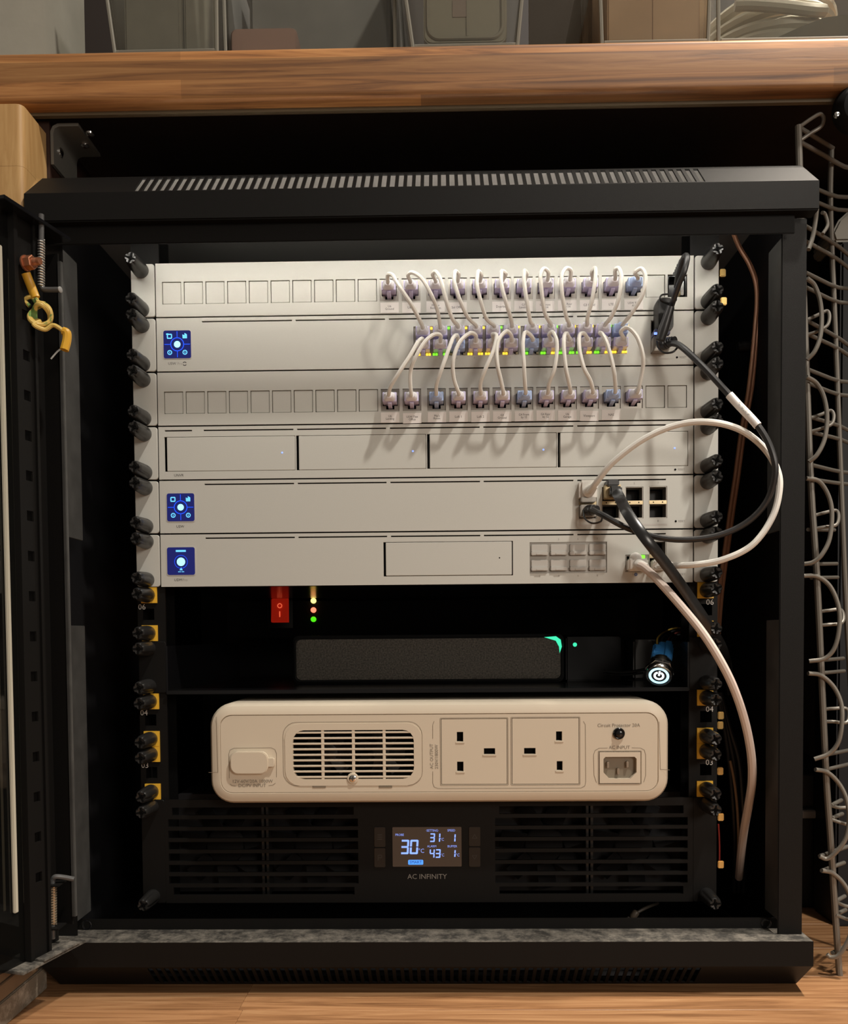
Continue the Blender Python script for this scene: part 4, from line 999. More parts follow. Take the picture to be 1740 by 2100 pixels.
for s_, off in (('SFP+ DAC 10G 0.5M', .95), ('FTR-0054-A2107', -1.05)):
    m = MB(); text_into(m, s_, mid.x - math.sin(ang) * off, mid.z + math.cos(ang) * off, 1.25, 0, rot=ang, sx=.9)
    def fit(v):
        k = min(tagp, key=lambda q: (q.x - v[0]) ** 2 + (q.z - v[2]) ** 2); return (v[0], k.y - 3.25, v[2])
    m.v = [fit(v) for v in m.v]
    m.build('tag_lettering', ink, sl_, fixn=False)
def connector(t, px0, px1, py0, py1, y1, mt, nm='connector', bev=.5):
    b = hole(px0, px1, py0, py1, (y1) / 2)
    return MB().box(b[0], b[1], y1, 4, b[2], b[3]).build(nm, mt, t, bevel=bev)
connector(t, 1338, 1371, 693, 722, -9, port_metal)
MB().lathe([(0, 4.6), (3, 4.6), (3.4, 4.0), (5, 4.3), (5.4, 3.7), (7, 4.0), (7.4, 3.4), (9, 3.7), (9.4, 3.1), (12, 2.9)], P(1360, 706, -9), (.62, -.75, .02), 16).build('ribbed_boot', rubber, t)
MB().tube([P(1348, 700, -9), P(1350, 712, -14), P(1362, 723, -20), P(1380, 722, -22), P(1391, 712, -22)], .8, 6).build('pull_loop', black_plast, t)
connector(t, 1190, 1222, 1036, 1060, -7, port_metal)
MB().lathe([(0, 4.4), (3, 4.4), (3.4, 3.8), (6, 4.1), (6.4, 3.4), (10, 3.0)], P(1207, 1047, -7), (.6, -.78, .0), 16).build('ribbed_boot', rubber, t)
MB().tube([P(1197, 1046, -7), P(1200, 1063, -12), P(1215, 1073, -16), P(1232, 1070, -17), P(1236, 1061, -17)], .8, 6).build('pull_loop', black_plast, t)
# white transceiver cable, fifth unit -> sixth unit
t = thing('transceiver_cable', 'white round cable arching right from the fifth unit back to the lowest silver unit', 'cable', P(1210, 1005, 0))
MB().tube([P(*p) for p in ((1206, 1009, -10), (1214, 1003, -18), (1228, 984, -27), (1260, 946, -36), (1325, 898, -44), (1395, 870, -49), (1460, 866, -53), (1520, 882, -52), (1567, 918, -53), (1594, 962, -54), (1599, 1005, -56), (1584, 1062, -57), (1543, 1118, -56), (1482, 1148, -51), (1425, 1158, -44), (1385, 1160, -32), (1352, 1161, -16))], 2.5, 10, 8).build('cord', white_cable, t)
b_ = connector(t, 1188, 1224, 985, 1026, -8, white_plast, bev=2)
MB().lathe([(0, 4.8), (4, 4.4), (9, 3.2), (12, 2.7)], P(1206, 1010, -8), (.35, -.85, .35), 14).build('cable_boot', white_plast, t)
connector(t, 1191, 1221, 1021, 1031, -9, port_metal, 'latch_plate')
connector(t, 1338, 1366, 1148, 1170, -8, white_plast, bev=1)
MB().tube([P(1340, 1160, -10), P(1352, 1149, -14), P(1368, 1150, -18), P(1388, 1160, -26)], .9, 6).tube([P(1342, 1165, -10), P(1356, 1168, -14), P(1372, 1166, -18), P(1388, 1162, -26)], .9, 6).build('pull_loop', white_plast, t)
# thick white network cable hanging down at the right
t = thing('network_cable', 'thick white network cable falling from the lowest silver unit down the right side', 'cable', P(1305, 1150, 0))
MB().tube([P(*p) for p in ((1312, 1160, -14), (1324, 1166, -19), (1352, 1192, -27), (1400, 1246, -36), (1442, 1298, -42), (1478, 1355, -44), (1506, 1412, -42), (1528, 1478, -36), (1541, 1545, -28), (1543, 1600, -18), (1536, 1650, -6), (1527, 1700, 6), (1520, 1755, 20), (1516, 1800, 40))], 3.4, 10, 8).build('cord', mat('thick_white_cable', (.66, .56, .50), rough=.5), t)
connector(t, 1288, 1328, 1146, 1171, -9, white_plast, 'plug', 1.2)
MB().lathe([(0, 5.2), (2, 5.0), (4, 3.6), (5, 1.5)], P(1304, 1146, -4), (0, -.35, 1), 14).build('plug_hood', white_plast, t)
MB().lathe([(0, 5), (4, 4.6), (8, 4.0), (10, 3.5)], P(1309, 1158, -8), (.5, -.8, -.35), 14).build('cable_boot', white_plast, t)
# flat black cable
t = thing('flat_cable', 'flat black cable running down right from a metal plug in the fifth unit', 'cable', P(1255, 1005, 0))
MB().tube([P(*p) for p in ((1262, 1004, -14), (1272, 1022, -20), (1290, 1056, -36), (1325, 1105, -46), (1370, 1162, -40), (1410, 1218, -32), (1446, 1272, -26), (1478, 1322, -12), (1492, 1362, 14), (1500, 1420, 40))], 1, 10, 8, flat=(4.6, 1.5, (0, 1, .2))).build('cord', mat('flat_black', (.014, .014, .014), rough=.25), t)
connector(t, 1240, 1272, 995, 1023, -9, gold_metal, 'metal_plug')
connector(t, 1243, 1268, 985, 999, -12, mat('grey_boot', (.05, .05, .052), rough=.4), 'pull_tab', 1)
MB().box(*[v for v in (at(1251, 1000, -14)[0], at(1276, 1000, -14)[0])], -16, -6, at(1262, 1018, -12)[1], at(1262, 998, -12)[1]).build('plug_shell', black_plast, t, bevel=1.2)
# short black cable with moulded plug, top panel -> second unit
t = thing('short_black_cable', 'short black cable from the open port of the top panel into the second unit', 'cable', P(1390, 575, 0))
MB().tube([P(*p) for p in ((1388, 588, -2), (1391, 566, -14), (1398, 540, -24), (1406, 525, -30), (1410, 530, -34), (1404, 556, -35), (1393, 583, -31), (1383, 612, -24), (1376, 634, -14))], 2.3, 10, 8).build('cord', rubber, t)
MB().rings([[(a, y_, b) for a, b in rrect(*hole(1345 + i, 1381 - i, 612 + i, 681, -8), 5, 4)] for y_, i in ((2, 1), (-4, 0), (-10, 0), (-13, 3))]).build('moulded_plug', black_plast, t)
MB().lathe([(0, 3.2), (10, 3.8), (18, 4.2), (26, 3.4)], P(1376, 630, -22), (-.30, .12, -1), 14).build('cable_boot', rubber, t)
MB().lathe([(0, 3.4), (2, 3.4), (2.4, 2.8), (4, 3.2), (4.4, 2.7), (6, 3.1), (6.4, 2.6), (8, 3.0), (8.4, 2.5), (12, 2.4)], P(1388, 566, -10), (.30, -.55, 1), 12).build('ribbed_boot', mat('grey_boot', (.05, .05, .052)), t)
MB().tube([P(*p) for p in ((1372, 603, -10), (1358, 605, -12), (1354, 613, -13), (1362, 619, -13), (1376, 622, -14), (1387, 616, -12), (1386, 608, -10))], .75, 6, 6).build('pull_loop', black_plast, t)
connector(t, 1340, 1372, 678, 690, -10, mat('clear_strip', (.12, .13, .22), rough=.2), 'light_bar')
for px in (1345, 1362):
    x, z = at(px, 684, -10); MB().box(x - 1.2, x + 1.2, -10.6, -9.6, z - .9, z + .9).build('link_light', led_blue, t, bevel=.2)
# copper coloured twin wire in the gap right of the rail
cw = mat('copper_wire', (.42, .20, .11), rough=.4, metal=.2)
t = thing('speaker_wire', 'copper brown twin wire hanging in the gap right of the equipment', 'wire', P(1505, 480, 55))
cp = [(1503, 474), (1517, 508), (1536, 540), (1549, 575), (1553, 612), (1549, 672), (1543, 740), (1536, 800), (1527, 850), (1518, 905), (1508, 980), (1499, 1040), (1488, 1120), (1478, 1190), (1471, 1260), (1467, 1330)]
for k, (dx, rr, nm) in enumerate(((0, 1.9, 'left_strand'), (7, 1.6, 'right_strand'))):
    MB().tube([P(px + dx * min(1, .15 + j * .12), py, 52 + (k * 1.5)) for j, (px, py) in enumerate(cp)], rr, 8, 5).build('strand', cw, t)
t = thing('black_wire_bundle', 'black power leads hanging inside the cabinet at the lower right', 'cable', P(1490, 1450, 60))
for off in (0, 9, 20):
    MB().tube([P(1472 + off * .3, 1420, 62), P(1486 + off * .5, 1490, 60), P(1496 + off, 1560, 58), P(1504 + off, 1650, 56), P(1508 + off, 1740, 60), P(1506 + off, 1830, 70)], 2.2, 8, 6).build('strand', rubber, t)
t = thing('tan_wire', 'thin tan wire beside the black leads at the lower right inside', 'wire', P(1505, 1580, 50))
MB().tube([P(1498, 1560, 50), P(1506, 1600, 49), P(1512, 1650, 49), P(1515, 1710, 50), P(1514, 1760, 54)], 1.2, 8, 6).build('strand', mat('tan_wire', (.50, .30, .16), rough=.4), t)
t = thing('red_wire', 'short thin red wire showing beside the rail right of the shelf', 'wire', P(1478, 1310, 30))
MB().tube([P(1475, 1292, 30), P(1476, 1306, 30), P(1482, 1316, 28), P(1485, 1326, 28), P(1483, 1338, 30)], .9, 6, 6).build('strand', mat('red_wire', (.42, .04, .03), rough=.4), t)
t = thing('red_wire', 'thin orange red wire hanging beside the rail right of the fan unit', 'wire', P(1475, 1740, 30))
MB().tube([P(1474, 1690, 30), P(1476, 1730, 30), P(1476, 1772, 30)], .8, 6, 6).build('strand', mat('red_wire', (.42, .04, .03)), t)
t = thing('floor_lead', 'dark lead with a tan plug lying on the cabinet base at the right', 'cable', P(1300, 1880, 30))
MB().tube([P(1285, 1886, 20), P(1300, 1876, 24), P(1325, 1862, 30), P(1350, 1852, 40)], 1.4, 8, 6).build('cord', mat('brown_lead', (.06, .05, .04), rough=.4), t)
MB().lathe([(0, 2), (2, 3.2), (7, 3.2), (8, 2)], P(1296, 1884, 20), (.5, .2, .6), 12).build('lead_plug', mat('brown_plug', (.10, .08, .06), rough=.4), t)

# ================================================================== CABINET DOOR (open towards the viewer)
hx = at(127, 1000, -70)[0]
DA = math.radians(15)
dr_ = Vector((-math.sin(DA), -math.cos(DA), 0)); nr_ = Vector((math.cos(DA), -math.sin(DA), 0))
H0 = Vector((hx, -70, 0))
dz0, dz1 = at(60, 1972, -110)[1], at(50, 428, -110)[1]
door = thing('cabinet_door', 'open glass cabinet door with black slotted steel edge along the left side', 'door', (hx, -70, dz0))
def D(t_, z, n_=0.0): return H0 + dr_ * t_ + nr_ * n_ + Vector((0, 0, z))
def dbox(mb, t0, t1, n0, n1, z0, z1): return mb.obox(D((t0 + t1) / 2, (z0 + z1) / 2, (n0 + n1) / 2), dr_ * (t1 - t0) / 2, nr_ * (n1 - n0) / 2, (0, 0, (z1 - z0) / 2))
zs = [at(62, py, -105)[1] for py in (973 + 83 * k for k in range(-5, 11))]
pl = MB().plate(24.5, 39.5, dz0, dz1, [(28, 34.5, z - 3.6, z + 3.6) for z in zs if dz0 + 20 < z < dz1 - 30], 1.5, lambda u, v, w_: D(u, v, -2 - w_))
dbox(pl, 39.5, 43, -14, 0, dz0, dz1)
dbox(pl, 22, 24.5, -12, 0, dz0, dz1)
dbox(pl, 0, 1.5, -14, 2, dz0 + 14, dz1 - 14)
dbox(pl, 0, 24, -14, -12, dz0, dz1)
pl.build('door_edge', black_coat, door)
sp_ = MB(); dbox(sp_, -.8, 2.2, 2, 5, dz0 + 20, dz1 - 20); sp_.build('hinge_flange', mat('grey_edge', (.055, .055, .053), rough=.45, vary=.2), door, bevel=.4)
se = MB(); dbox(se, 51, 54.6, -5, -2.4, at(22, 1870, -118)[1], at(4, 505, -118)[1]); se.build('seal_strip', mat('cream_seal', (.46, .44, .36), rough=.45), door, bevel=.6)
gp = MB(); dbox(gp, 43.2, 470, -9, -5, dz0, dz1); gp.build('glass_pane', door_glass, door)
fe = MB(); dbox(fe, 470, 500, -14, 0, dz0, dz1); fe.build('far_edge', black_coat, door)
for (z0, z1, nm) in ((dz1 - 3, dz1, 'top_bracket'), (dz0 - 2.2, dz0, 'bottom_bracket')):
    m_ = MB(); dbox(m_, -6, 60, -16, 8, z0, z1); m_.build(nm, d_top if nm == 'bottom_bracket' else black_gloss, door, bevel=.4)
gl_ = MB(); dbox(gl_, 2, 40, 0, 9, dz0, dz0 + 1.4); gl_.build('dusty_foot', d_top, door, bevel=.4)
steel = mat('spring_steel', (.52, .45, .34), rough=.3, metal=.85)
grey_rod = mat('grey_rod', (.10, .10, .10), rough=.35, metal=.3)
def coil(a, b, r, turns, wr):
    a, b = Vector(a), Vector(b); n = turns * 8
    return MB().tube([a + (b - a) * (i / n) + Vector((math.cos(2 * math.pi * i / 8) * r, math.sin(2 * math.pi * i / 8) * r, 0)) for i in range(n + 1)], wr, 5, 0)
# lower hinge pin with spring and bent handle
y_ = -84
MB().tube([P(108, 1925, y_), P(108, 1860, y_), P(108, 1812, y_), P(109, 1803, y_), P(114, 1798, y_), P(130, 1799, y_ + 2), P(152, 1803, y_ + 4)], 1.9, 10, 5).build('hinge_pin', grey_rod, door)
MB().cyl(P(109, 1895, y_), P(109, 1815, y_), 2.15, 10).build('pin_shaft', steel, door)
coil(P(109, 1896, y_), P(109, 1815, y_), 2.5, 15, .45).build('pin_spring', steel, door)
for py in (1813, 1901):
    x, z = at(108, py, y_); MB().box(x - 8, x + 7, y_ - 6, y_ + 8, z - .6, z + .6).build('pin_plate', black_coat, door, bevel=.2)
# upper hinge pin
y_ = -92
MB().tube([P(85, 440, y_), P(85, 500, y_), P(85, 580, y_), P(87, 590, y_), P(92, 594, y_), P(123, 594, y_)], 1.9, 10, 5).build('hinge_pin', grey_rod, door)
coil(P(85, 492, y_), P(85, 587, y_), 2.1, 17, .55).build('pin_spring', mat('spring_bright', (.6, .58, .54), rough=.3, metal=.8), door)
MB().lathe([(0, 2.2), (.5, 2.2), (.9, 1.6)], P(123, 594, y_), (1, -.3, 0), 12).build('pin_end', mat('worn_metal', (.30, .30, .29), rough=.4), door)
# earth stud
o_ = Vector(P(52, 540, -104))
MB().lathe([(0, 5.4), (1.2, 5.4)], o_, nr_, 20).lathe([(1.2, 4.9), (6.5, 4.9), (6.9, 4.3)], o_, nr_, 6).lathe([(6.9, 2.7), (8, 2.4), (8.4, 2.8), (9.2, 2.4), (9.6, 2.8), (10.4, 2.4), (10.8, 2.8), (12.5, 2.4)], o_, nr_, 14).build('earth_stud', copper, door, sharp=30)
# earth wire
ew = mat('earth_wire', (.62, .44, .10), rough=.4)
nt = ew.node_tree; tc = nt.nodes.new('ShaderNodeTexCoord'); nz = nt.nodes.new('ShaderNodeTexNoise'); nz.inputs['Scale'].default_value = 150
nt.links.new(tc.outputs['Object'], nz.inputs[0]); cr = nt.nodes.new('ShaderNodeValToRGB'); cr.color_ramp.elements[0].position = .55; cr.color_ramp.elements[1].position = .60
cr.color_ramp.elements[0].color = (.66, .46, .12, 1); cr.color_ramp.elements[1].color = (.16, .27, .07, 1)
nt.links.new(nz.outputs['Fac'], cr.inputs[0]); nt.links.new(cr.outputs[0], nt.nodes['Principled BSDF'].inputs['Base Color'])
earth = thing('earth_wire', 'knotted yellow and green earth wire hanging from a copper bolt on the door edge', 'wire', P(75, 610, -100))
amber = mat('yellow_sleeve', (.66, .36, .03), rough=.4)
MB().tube([P(53, 560, -102), P(60, 578, -100), P(70, 603, -99), P(73, 611, -99)], 3.2, 10, 4, flat=(3.2, 2.4, (0, 1, 0))).build('upper_sleeve', amber, earth)
kc = Vector(P(84, 645, -98))
pts = [Vector(P(74, 612, -99)), Vector(P(79, 620, -99))]
for k in range(26):
    a = k * .88 + 1.4; rr = 8.2 - .14 * k
    ph = k * .17
    pts.append(kc + Vector((math.cos(a) * rr, math.sin(a) * 3.2 * math.cos(ph) + math.sin(k * 1.7) * 2, math.sin(a) * rr * .95 + math.cos(k * .9) * .8)))
pts += [kc + Vector((-3, -5, -9)), Vector(P(92, 676, -99)), Vector(P(108, 667, -98)), Vector(P(122, 673, -97)), Vector(P(132, 682, -96))]
MB().tube(pts, 1.55, 8, 5).build('strand', ew, earth)
MB().tube([kc + Vector((-8, 0, 6)), kc + Vector((-11, -1, 10)), kc + Vector((-6, -1, 12)), kc + Vector((-3, 0, 8))], 1.5, 8, 5).build('stray_loop', ew, earth)
MB().tube([P(130, 679, -96), P(137, 683, -96), P(137, 698, -96), P(132, 718, -97)], 3.1, 10, 4).build('lower_sleeve', amber, earth)
MB().tube([P(128, 712, -96), P(116, 722, -97), P(104, 736, -98)], .7, 6, 3).build('bare_pin', chrome, earth)

# ================================================================== STORAGE BOXES ON THE WORKTOP
ZT = zt + .15
def clear_box(name, label, px0, px1, fl, fr, y0=-34, y1=170, h=110, rimw=1.5):
    x0, x1 = at(px0, 100, y0)[0], at(px1, 100, y0)[0]
    t = thing(name, label, 'storage box', ((x0 + x1) / 2, (y0 + y1) / 2, ZT), 'clear boxes on the worktop')
    def rg(i, z):
        k = (z - ZT) / h; return [(a, b, z) for a, b in rrect(x0 - fl * k + i, x1 + fr * k - i, y0 - 2 * k + i, y1 + 2 * k - i, 9, 4)]
    MB().rings([rg(2.2, ZT + h), rg(2.2, ZT + 2.5), rg(2.6, ZT + 2.4)], cap=False).rings([rg(3.5, ZT), rg(.6, ZT + 1.5), rg(0, ZT + 5), rg(0, ZT + h)], cap=False).add(rg(3.5, ZT), [tuple(range(20))]).build('box_wall', box_clear, t)
    for sx, xx, f_ in ((-1, x0, fl), (1, x1, fr)):
        MB().tube([(xx - sx * 1.5, y0 + 2, ZT + 3), (xx + sx * f_ - sx * 1.5, y0, ZT + h)], rimw, 6, 0).build('moulded_edge', box_rim, t)
    MB().tube([(x0 + 3, y0 + .5, ZT + 3.0), (x1 - 3, y0 + .5, ZT + 3.0)], rimw, 6, 0).build('moulded_base', box_rim, t)
    return t, x0, x1
grey_c = mat('grey_contents', (.36, .345, .30), rough=.6, vary=.08)
dark_c = mat('dark_contents', (.10, .095, .085), rough=.6, vary=.1)
tA, a0, a1 = clear_box('storage_box', 'clear tapered box holding a grey packet, left end of the worktop', 230, 448, 13, 1)
ga = thing('grey_packet', 'flat grey packet standing inside the leftmost clear box', 'packet', ((a0 + a1) / 2, 0, ZT))
MB().box(a0 + 6, a1 - 32, -24, 140, ZT + 3, ZT + 104).build('packet_side', grey_c, ga, bevel=2)
MB().box(a1 - 31, a1 - 6, -20, 140, ZT + 3, ZT + 101).build('packet_fold', grey_c, ga, bevel=2)
tB, b0, b1 = clear_box('storage_box', 'wide clear box with dark contents and a pink tub, second from left', 458, 814, 1, 0, y0=-20)
gb = thing('dark_case', 'dark case inside the wide clear box behind the pink tub', 'case', ((b0 + b1) / 2, 60, ZT))
MB().box(b0 + 10, b1 - 8, 30, 140, ZT + 3, ZT + 104).build('case_body', dark_c, gb, bevel=3)
pk = thing('pink_tub', 'small frosted pink tub at the bottom of the wide clear box', 'tub', ((b0 + b1) / 2 - 60, -10, ZT))
q0, q1 = at(472, 60, -10)[0], at(609, 60, -10)[0]
pzt = at(540, 55, -10)[1]
pkm = mat('pink_frost', (.66, .42, .36), rough=.5)
MB().rings([[(a, y_, b) for a, b in rrect(q0 + i, q1 - i, ZT + 2.6 + i, pzt - i, 5)] for y_, i in ((27, 1), (25, 0), (-8, 0), (-10, 1.4))]).build('tub_body', pkm, pk)
MB().box(q0 - .6, q1 + .6, -11, 28, ZT + 11, ZT + 12.4).build('tub_rim', pkm, pk, bevel=.4)
tC, c0, c1 = clear_box('storage_box', 'clear tapered box with a compartment organiser inside, middle of the worktop', 843, 1066, 15, 11)
og = thing('organiser_box', 'clear compartment organiser standing inside the middle box', 'organiser', ((c0 + c1) / 2, -30, ZT))
g0, g1 = at(869, 60, -24)[0], at(1041, 60, -24)[0]; gz = at(950, 82, -24)[1]
ogm = mat('frosted_tray', (.52, .49, .41), rough=.35)
MB().prism(rrect(g0, g1, gz, gz + 100, 7), 'y', -20, 6).build('organiser_body', ogm, og, bevel=1)
rmm = MB(); rr_ = [(x, -21, z) for x, z in rrect(g0 + 3.5, g1 - 3.5, gz + 3.5, gz + 96, 9)]; rmm.tube(rr_, 1.5, 6, 0, closed=True); rmm.build('organiser_rim', mat('frosted_rim', (.50, .47, .40), rough=.3), og)
MB().box((g0 + g1) / 2 + 1, (g0 + g1) / 2 + 3, -21.4, -19, gz + 5, gz + 94).box(g0 + 5, g1 - 5, -21.4, -19, gz + 36, gz + 38).build('divider', mat('frosted_rim', (.5, .47, .40)), og)
MB().box((g0 + g1) / 2 - 10, (g0 + g1) / 2 + 1, -20.8, -20, gz + 20, gz + 33).build('paper_insert', mat('pale_pink', (.50, .40, .36), rough=.6), og)
tD, d0, d1 = clear_box('storage_box', 'clear box with a brown cardboard carton inside, right of the dark gap', 1232, 1458, 4, 3)
cd = thing('cardboard_carton', 'brown cardboard carton standing inside a clear box on the worktop', 'carton', ((d0 + d1) / 2, 0, ZT))
k0, k1 = at(1247, 40, -25)[0], at(1435, 40, -25)[0]
card = mat('cardboard', (.78, .53, .34), rough=.75, bump=.1, vary=.08, vscale=25)
MB().box(k0, k1, -24, 140, ZT + 3, ZT + 105).build('carton_body', card, cd, bevel=1)
MB().box((k0 + k1) / 2 - .5, k1 + .3, -25, -24, ZT + 3, ZT + 106).build('carton_flap', card, cd, bevel=.2)
tE, e0, e1 = clear_box('storage_box', 'clear box full of coiled grey hose at the right end of the worktop', 1472, 1830, 2, 2)
ho = thing('coiled_hose', 'coil of pale grey hose packed in the rightmost clear box', 'hose', ((e0 + e1) / 2, 40, ZT))
hm = mat('grey_hose', (.62, .59, .50), rough=.4)
for k in range(5):
    zz = ZT + 9 + k * 10.5
    MB().tube([(e0 + 62 + math.cos(a) * 51, 36 + math.sin(a) * 52, zz + math.sin(a * 2 + k) * 2.5) for a in [2 * math.pi * i / 20 for i in range(20)]], 5.0, 8, 2, closed=True).build('hose_turn', hm, ho)
MB().tube([P(1508, 10, -24), P(1540, 9, -25), P(1600, 13, -25), P(1660, 20, -24), P(1690, 22, -18)], 4.6, 10, 5).build('hose_end', hm, ho)
bg = thing('clear_bag', 'crumpled clear plastic bag in front of the hose in the rightmost box', 'bag', ((e0 + e1) / 2, -46, ZT))
MB().rings([[(a, y_, b) for a, b in zip([at(px, 50, -26)[0] for px in (1548, 1590, 1640, 1690, 1735, 1790, 1800, 1560)], [ZT + 3, ZT + 9, ZT + 17, ZT + 24, ZT + 26, ZT + 22, ZT + 2.6, ZT + 2.6])] for y_ in (-27, -22)]).build('bag_body', box_rim, bg, bevel=1.5)
# odd clear panel between the middle box and the carton box
cs = thing('clear_sleeve', 'tall clear plastic sleeve in the dark gap between two boxes', 'sleeve', (at(1150, 60, 40)[0], 40, ZT))
MB().box(at(1085, 60, 40)[0], at(1215, 60, 40)[0], 40, 42, ZT, ZT + 240).build('sleeve_sheet', clear_mat('film', (.70, .66, .60), (.06, .05, .04), .15, .6, 1.08), cs)

# ================================================================== WIRE RACK AND THINGS RIGHT OF THE CABINET
wire = mat('grey_wire', (.20, .185, .16), rough=.4, metal=.3)
wr = thing('wire_rack', 'tall grey wire rack with looped holders standing right of the cabinet', 'rack', P(1690, 1960, 12))
def wpart(nm, pts, r=1.6, sm_=6): MB().tube([P(*p) for p in pts], r, 10, sm_).build(nm, wire, wr)
YB, YA = -19, 20
wpart('upright_rod', [(1638, 258, YB), (1645, 500, YB), (1656, 800, YB), (1664, 1000, YB), (1677, 1200, YB), (1694, 1571, YB), (1704, 1720, YB), (1720, 1965, YB), (1723, 2001, YB)], 2.6, 4)
wpart('upright_rod', [(1706, 303, YA), (1704, 430, YA), (1714, 686, YA), (1726, 1000, YA), (1738, 1280, YA), (1758, 1600, YA), (1778, 1900, YA)], 2.2, 4)
wpart('top_wire', [(1638, 262, YB), (1665, 243, YB), (1683, 234, YB - 1), (1690, 243, YB - 1), (1685, 259, YB), (1664, 273, YB), (1642, 288, YB)], 1.5)
wpart('cross_wire', [(1641, 262, YB + 2), (1672, 281, -8), (1709, 304, YA)], 1.7, 2)
wpart('cross_wire', [(1641, 291, YB + 2), (1690, 318, 2), (1733, 342, 26), (1760, 344, 42)], 1.7, 3)
lv = [(383, 403, 401), (410, 430, 428), (469, 505, 540), (500, 533, 566), (565, 590, 588), (595, 620, 618), (663, 695, 722), (690, 717, 742), (760, 782, 782), (788, 810, 809), (857, 875, 891), (888, 902, 914), (955, 968, 970), (985, 992, 994)]
for i, (a, b, c) in enumerate(lv):
    xa_ = 1650 + (i // 2) * 1.5
    wpart('cross_wire', [(xa_, a - (6 if a < 700 else 3), YB + 2), (1718 + i * .8, b, YA + 3), (1770, c if (i // 2) % 2 == 0 else c + 10, YA + 30)], 1.55, 3)
for i, (py, dy) in enumerate(((1085, 2), (1156, 0), (1184, 0), (1354, -4), (1380, -4), (1548, -10), (1578, -12))):
    xa_ = 1664 + (py - 1085) * .068
    wpart('cross_wire', [(xa_ - 6, py + 1, YB + 2), (xa_ + 48, py + dy, YA)], 1.55, 2)
for i, (a, b) in enumerate((((1682, 1756), (1739, 1736)), ((1686, 1786), (1732, 1769)), ((1705, 1652), (1726, 1641)), ((1707, 1678), (1728, 1669)), ((1712, 1850), (1733, 1838)), ((1714, 1876), (1735, 1866)), ((1708, 1954), (1738, 1940)))):
    wpart('cross_wire', [(*a, YB), (*b, YB + 24)], 1.7, 2)
arcs = [[(1676, 428), (1673, 455), (1667, 488), (1659, 512)], [(1656, 571), (1671, 585), (1682, 615), (1686, 650), (1683, 690), (1672, 720), (1656, 738)],
        [(1655, 773), (1675, 786), (1690, 813), (1697, 855), (1692, 900), (1677, 932), (1660, 947)], [(1654, 981), (1680, 987), (1699, 1015), (1707, 1052), (1702, 1105), (1686, 1138), (1668, 1153), (1649, 1157)],
        [(1646, 1181), (1675, 1182), (1701, 1200), (1718, 1235), (1723, 1275), (1714, 1325), (1693, 1350), (1660, 1356)], [(1658, 1381), (1684, 1385), (1710, 1408), (1725, 1440), (1728, 1475), (1721, 1520), (1702, 1545), (1671, 1557)],
        [(1673, 1578), (1698, 1584), (1722, 1608), (1737, 1640), (1742, 1680), (1735, 1720), (1715, 1748), (1697, 1761), (1682, 1756)], [(1686, 1785), (1709, 1791), (1733, 1815), (1748, 1850), (1750, 1890), (1742, 1925), (1722, 1958), (1705, 1963), (1697, 1957)]]
for a in arcs: wpart('loop_holder', [(x, y, YB - 6 + 3 * math.sin(i)) for i, (x, y) in enumerate(a)], 1.75)
loops = [[(1688, 480), (1698, 462), (1693, 440), (1687, 436)], [(1656, 656), (1680, 645), (1697, 638), (1702, 650), (1697, 668), (1676, 680), (1656, 687)],
         [(1660, 858), (1685, 850), (1704, 842), (1711, 853), (1706, 870), (1685, 879), (1660, 886)], [(1667, 1058), (1690, 1052), (1715, 1047), (1721, 1060), (1715, 1077), (1690, 1081), (1668, 1085)],
         [(1675, 1255), (1700, 1252), (1724, 1250), (1731, 1264), (1726, 1278), (1700, 1281), (1677, 1283)], [(1686, 1455), (1710, 1453), (1736, 1453), (1742, 1467), (1736, 1482), (1710, 1480), (1688, 1480)],
         [(1698, 1650), (1720, 1656), (1745, 1657), (1752, 1670), (1745, 1690), (1722, 1686), (1702, 1679)], [(1711, 1848), (1735, 1858), (1760, 1862), (1765, 1875), (1745, 1886), (1715, 1876)]]
for a in loops: wpart('small_loop', [(x, y, YB + 2 + 4 * math.sin(i)) for i, (x, y) in enumerate(a)], 1.4)
pan = thing('round_cap', 'round black cap with a small metal screw under the worktop at the right border', 'cap', P(1754, 226, -30))
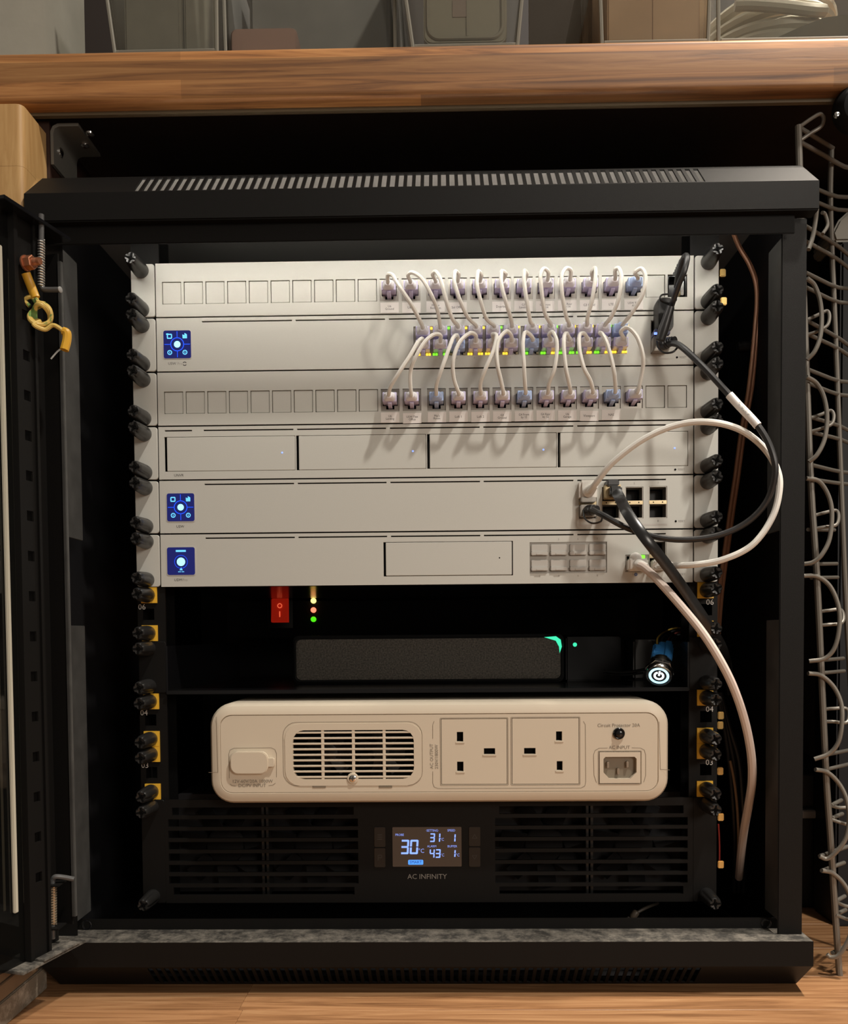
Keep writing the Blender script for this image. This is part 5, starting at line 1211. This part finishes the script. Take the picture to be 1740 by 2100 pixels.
MB().lathe([(0, 17.5), (2, 18.5), (8, 18), (14, 13), (16, 5)], P(1756, 228, -28), (-.12, -1, -.15), 36).build('cap_body', mat('matt_black', (.006, .006, .006), rough=.7, spec=.2), pan)
MB().lathe([(0, 2.2), (2, 2.0), (2.6, 1)], P(1716, 238, -40), (-.1, -1, .2), 12).build('cap_screw', chrome, pan)
pl2 = thing('pale_tray', 'pale grey tray corner behind the wire rack at the right border', 'tray', P(1740, 470, 100))
MB().prism([at(*p, 100) for p in ((1706, 480), (1720, 452), (1748, 426), (1820, 424), (1820, 494), (1712, 497))], 'y', 98, 143).build('tray_body', mat('pale_enamel', (.30, .285, .24), rough=.4), pl2, bevel=2)
tb = thing('black_storage_unit', 'tall black storage unit behind the wire rack at the right border', 'storage unit', P(1760, 900, 95))
MB().box(at(1724, 800, 95)[0], at(1724, 800, 95)[0] + 90, 95, 145, FZ + .2, at(1760, 498, 100)[1] - .5).build('unit_body', mat('black_unit', (.006, .007, .009), rough=.5, spec=.3), tb, bevel=2)
dbx = thing('dark_drawer_box', 'dark plastic drawer box with pale handle on the floor behind the wire rack', 'storage box', P(1690, 1750, 190))
x0_ = at(1600, 1700, 150)[0]; x1_ = at(1800, 1700, 150)[0]; ztop = at(1690, 1592, 150)[1]
dk = mat('dark_box', (.008, .0085, .009), rough=.45, spec=.3)
MB().box(x0_, x1_, 150, 390, FZ, ztop).build('box_body', dk, dbx, bevel=3)
hh = (at(1640, 1662, 146)[0], at(1684, 1662, 146)[0], at(1660, 1676, 146)[1], at(1660, 1660, 146)[1])
MB().box(hh[0], hh[1], 140, 151, hh[2], hh[3]).build('box_handle', mat('handle_grey', (.16, .155, .15), rough=.35), dbx, bevel=1)
MB().box(x0_, x1_ + 2, 147, 151, ztop - 30, ztop + 2).build('box_rim', dk, dbx, bevel=1)
rp = thing('cupboard_end_panel', 'dark cupboard end panel at the far right beyond the wire rack', 'panel', (520, 100, FZ))
MB().box(520, 540, -40, 399, FZ + .2, zb - 2).build('panel_board', mahog, rp)
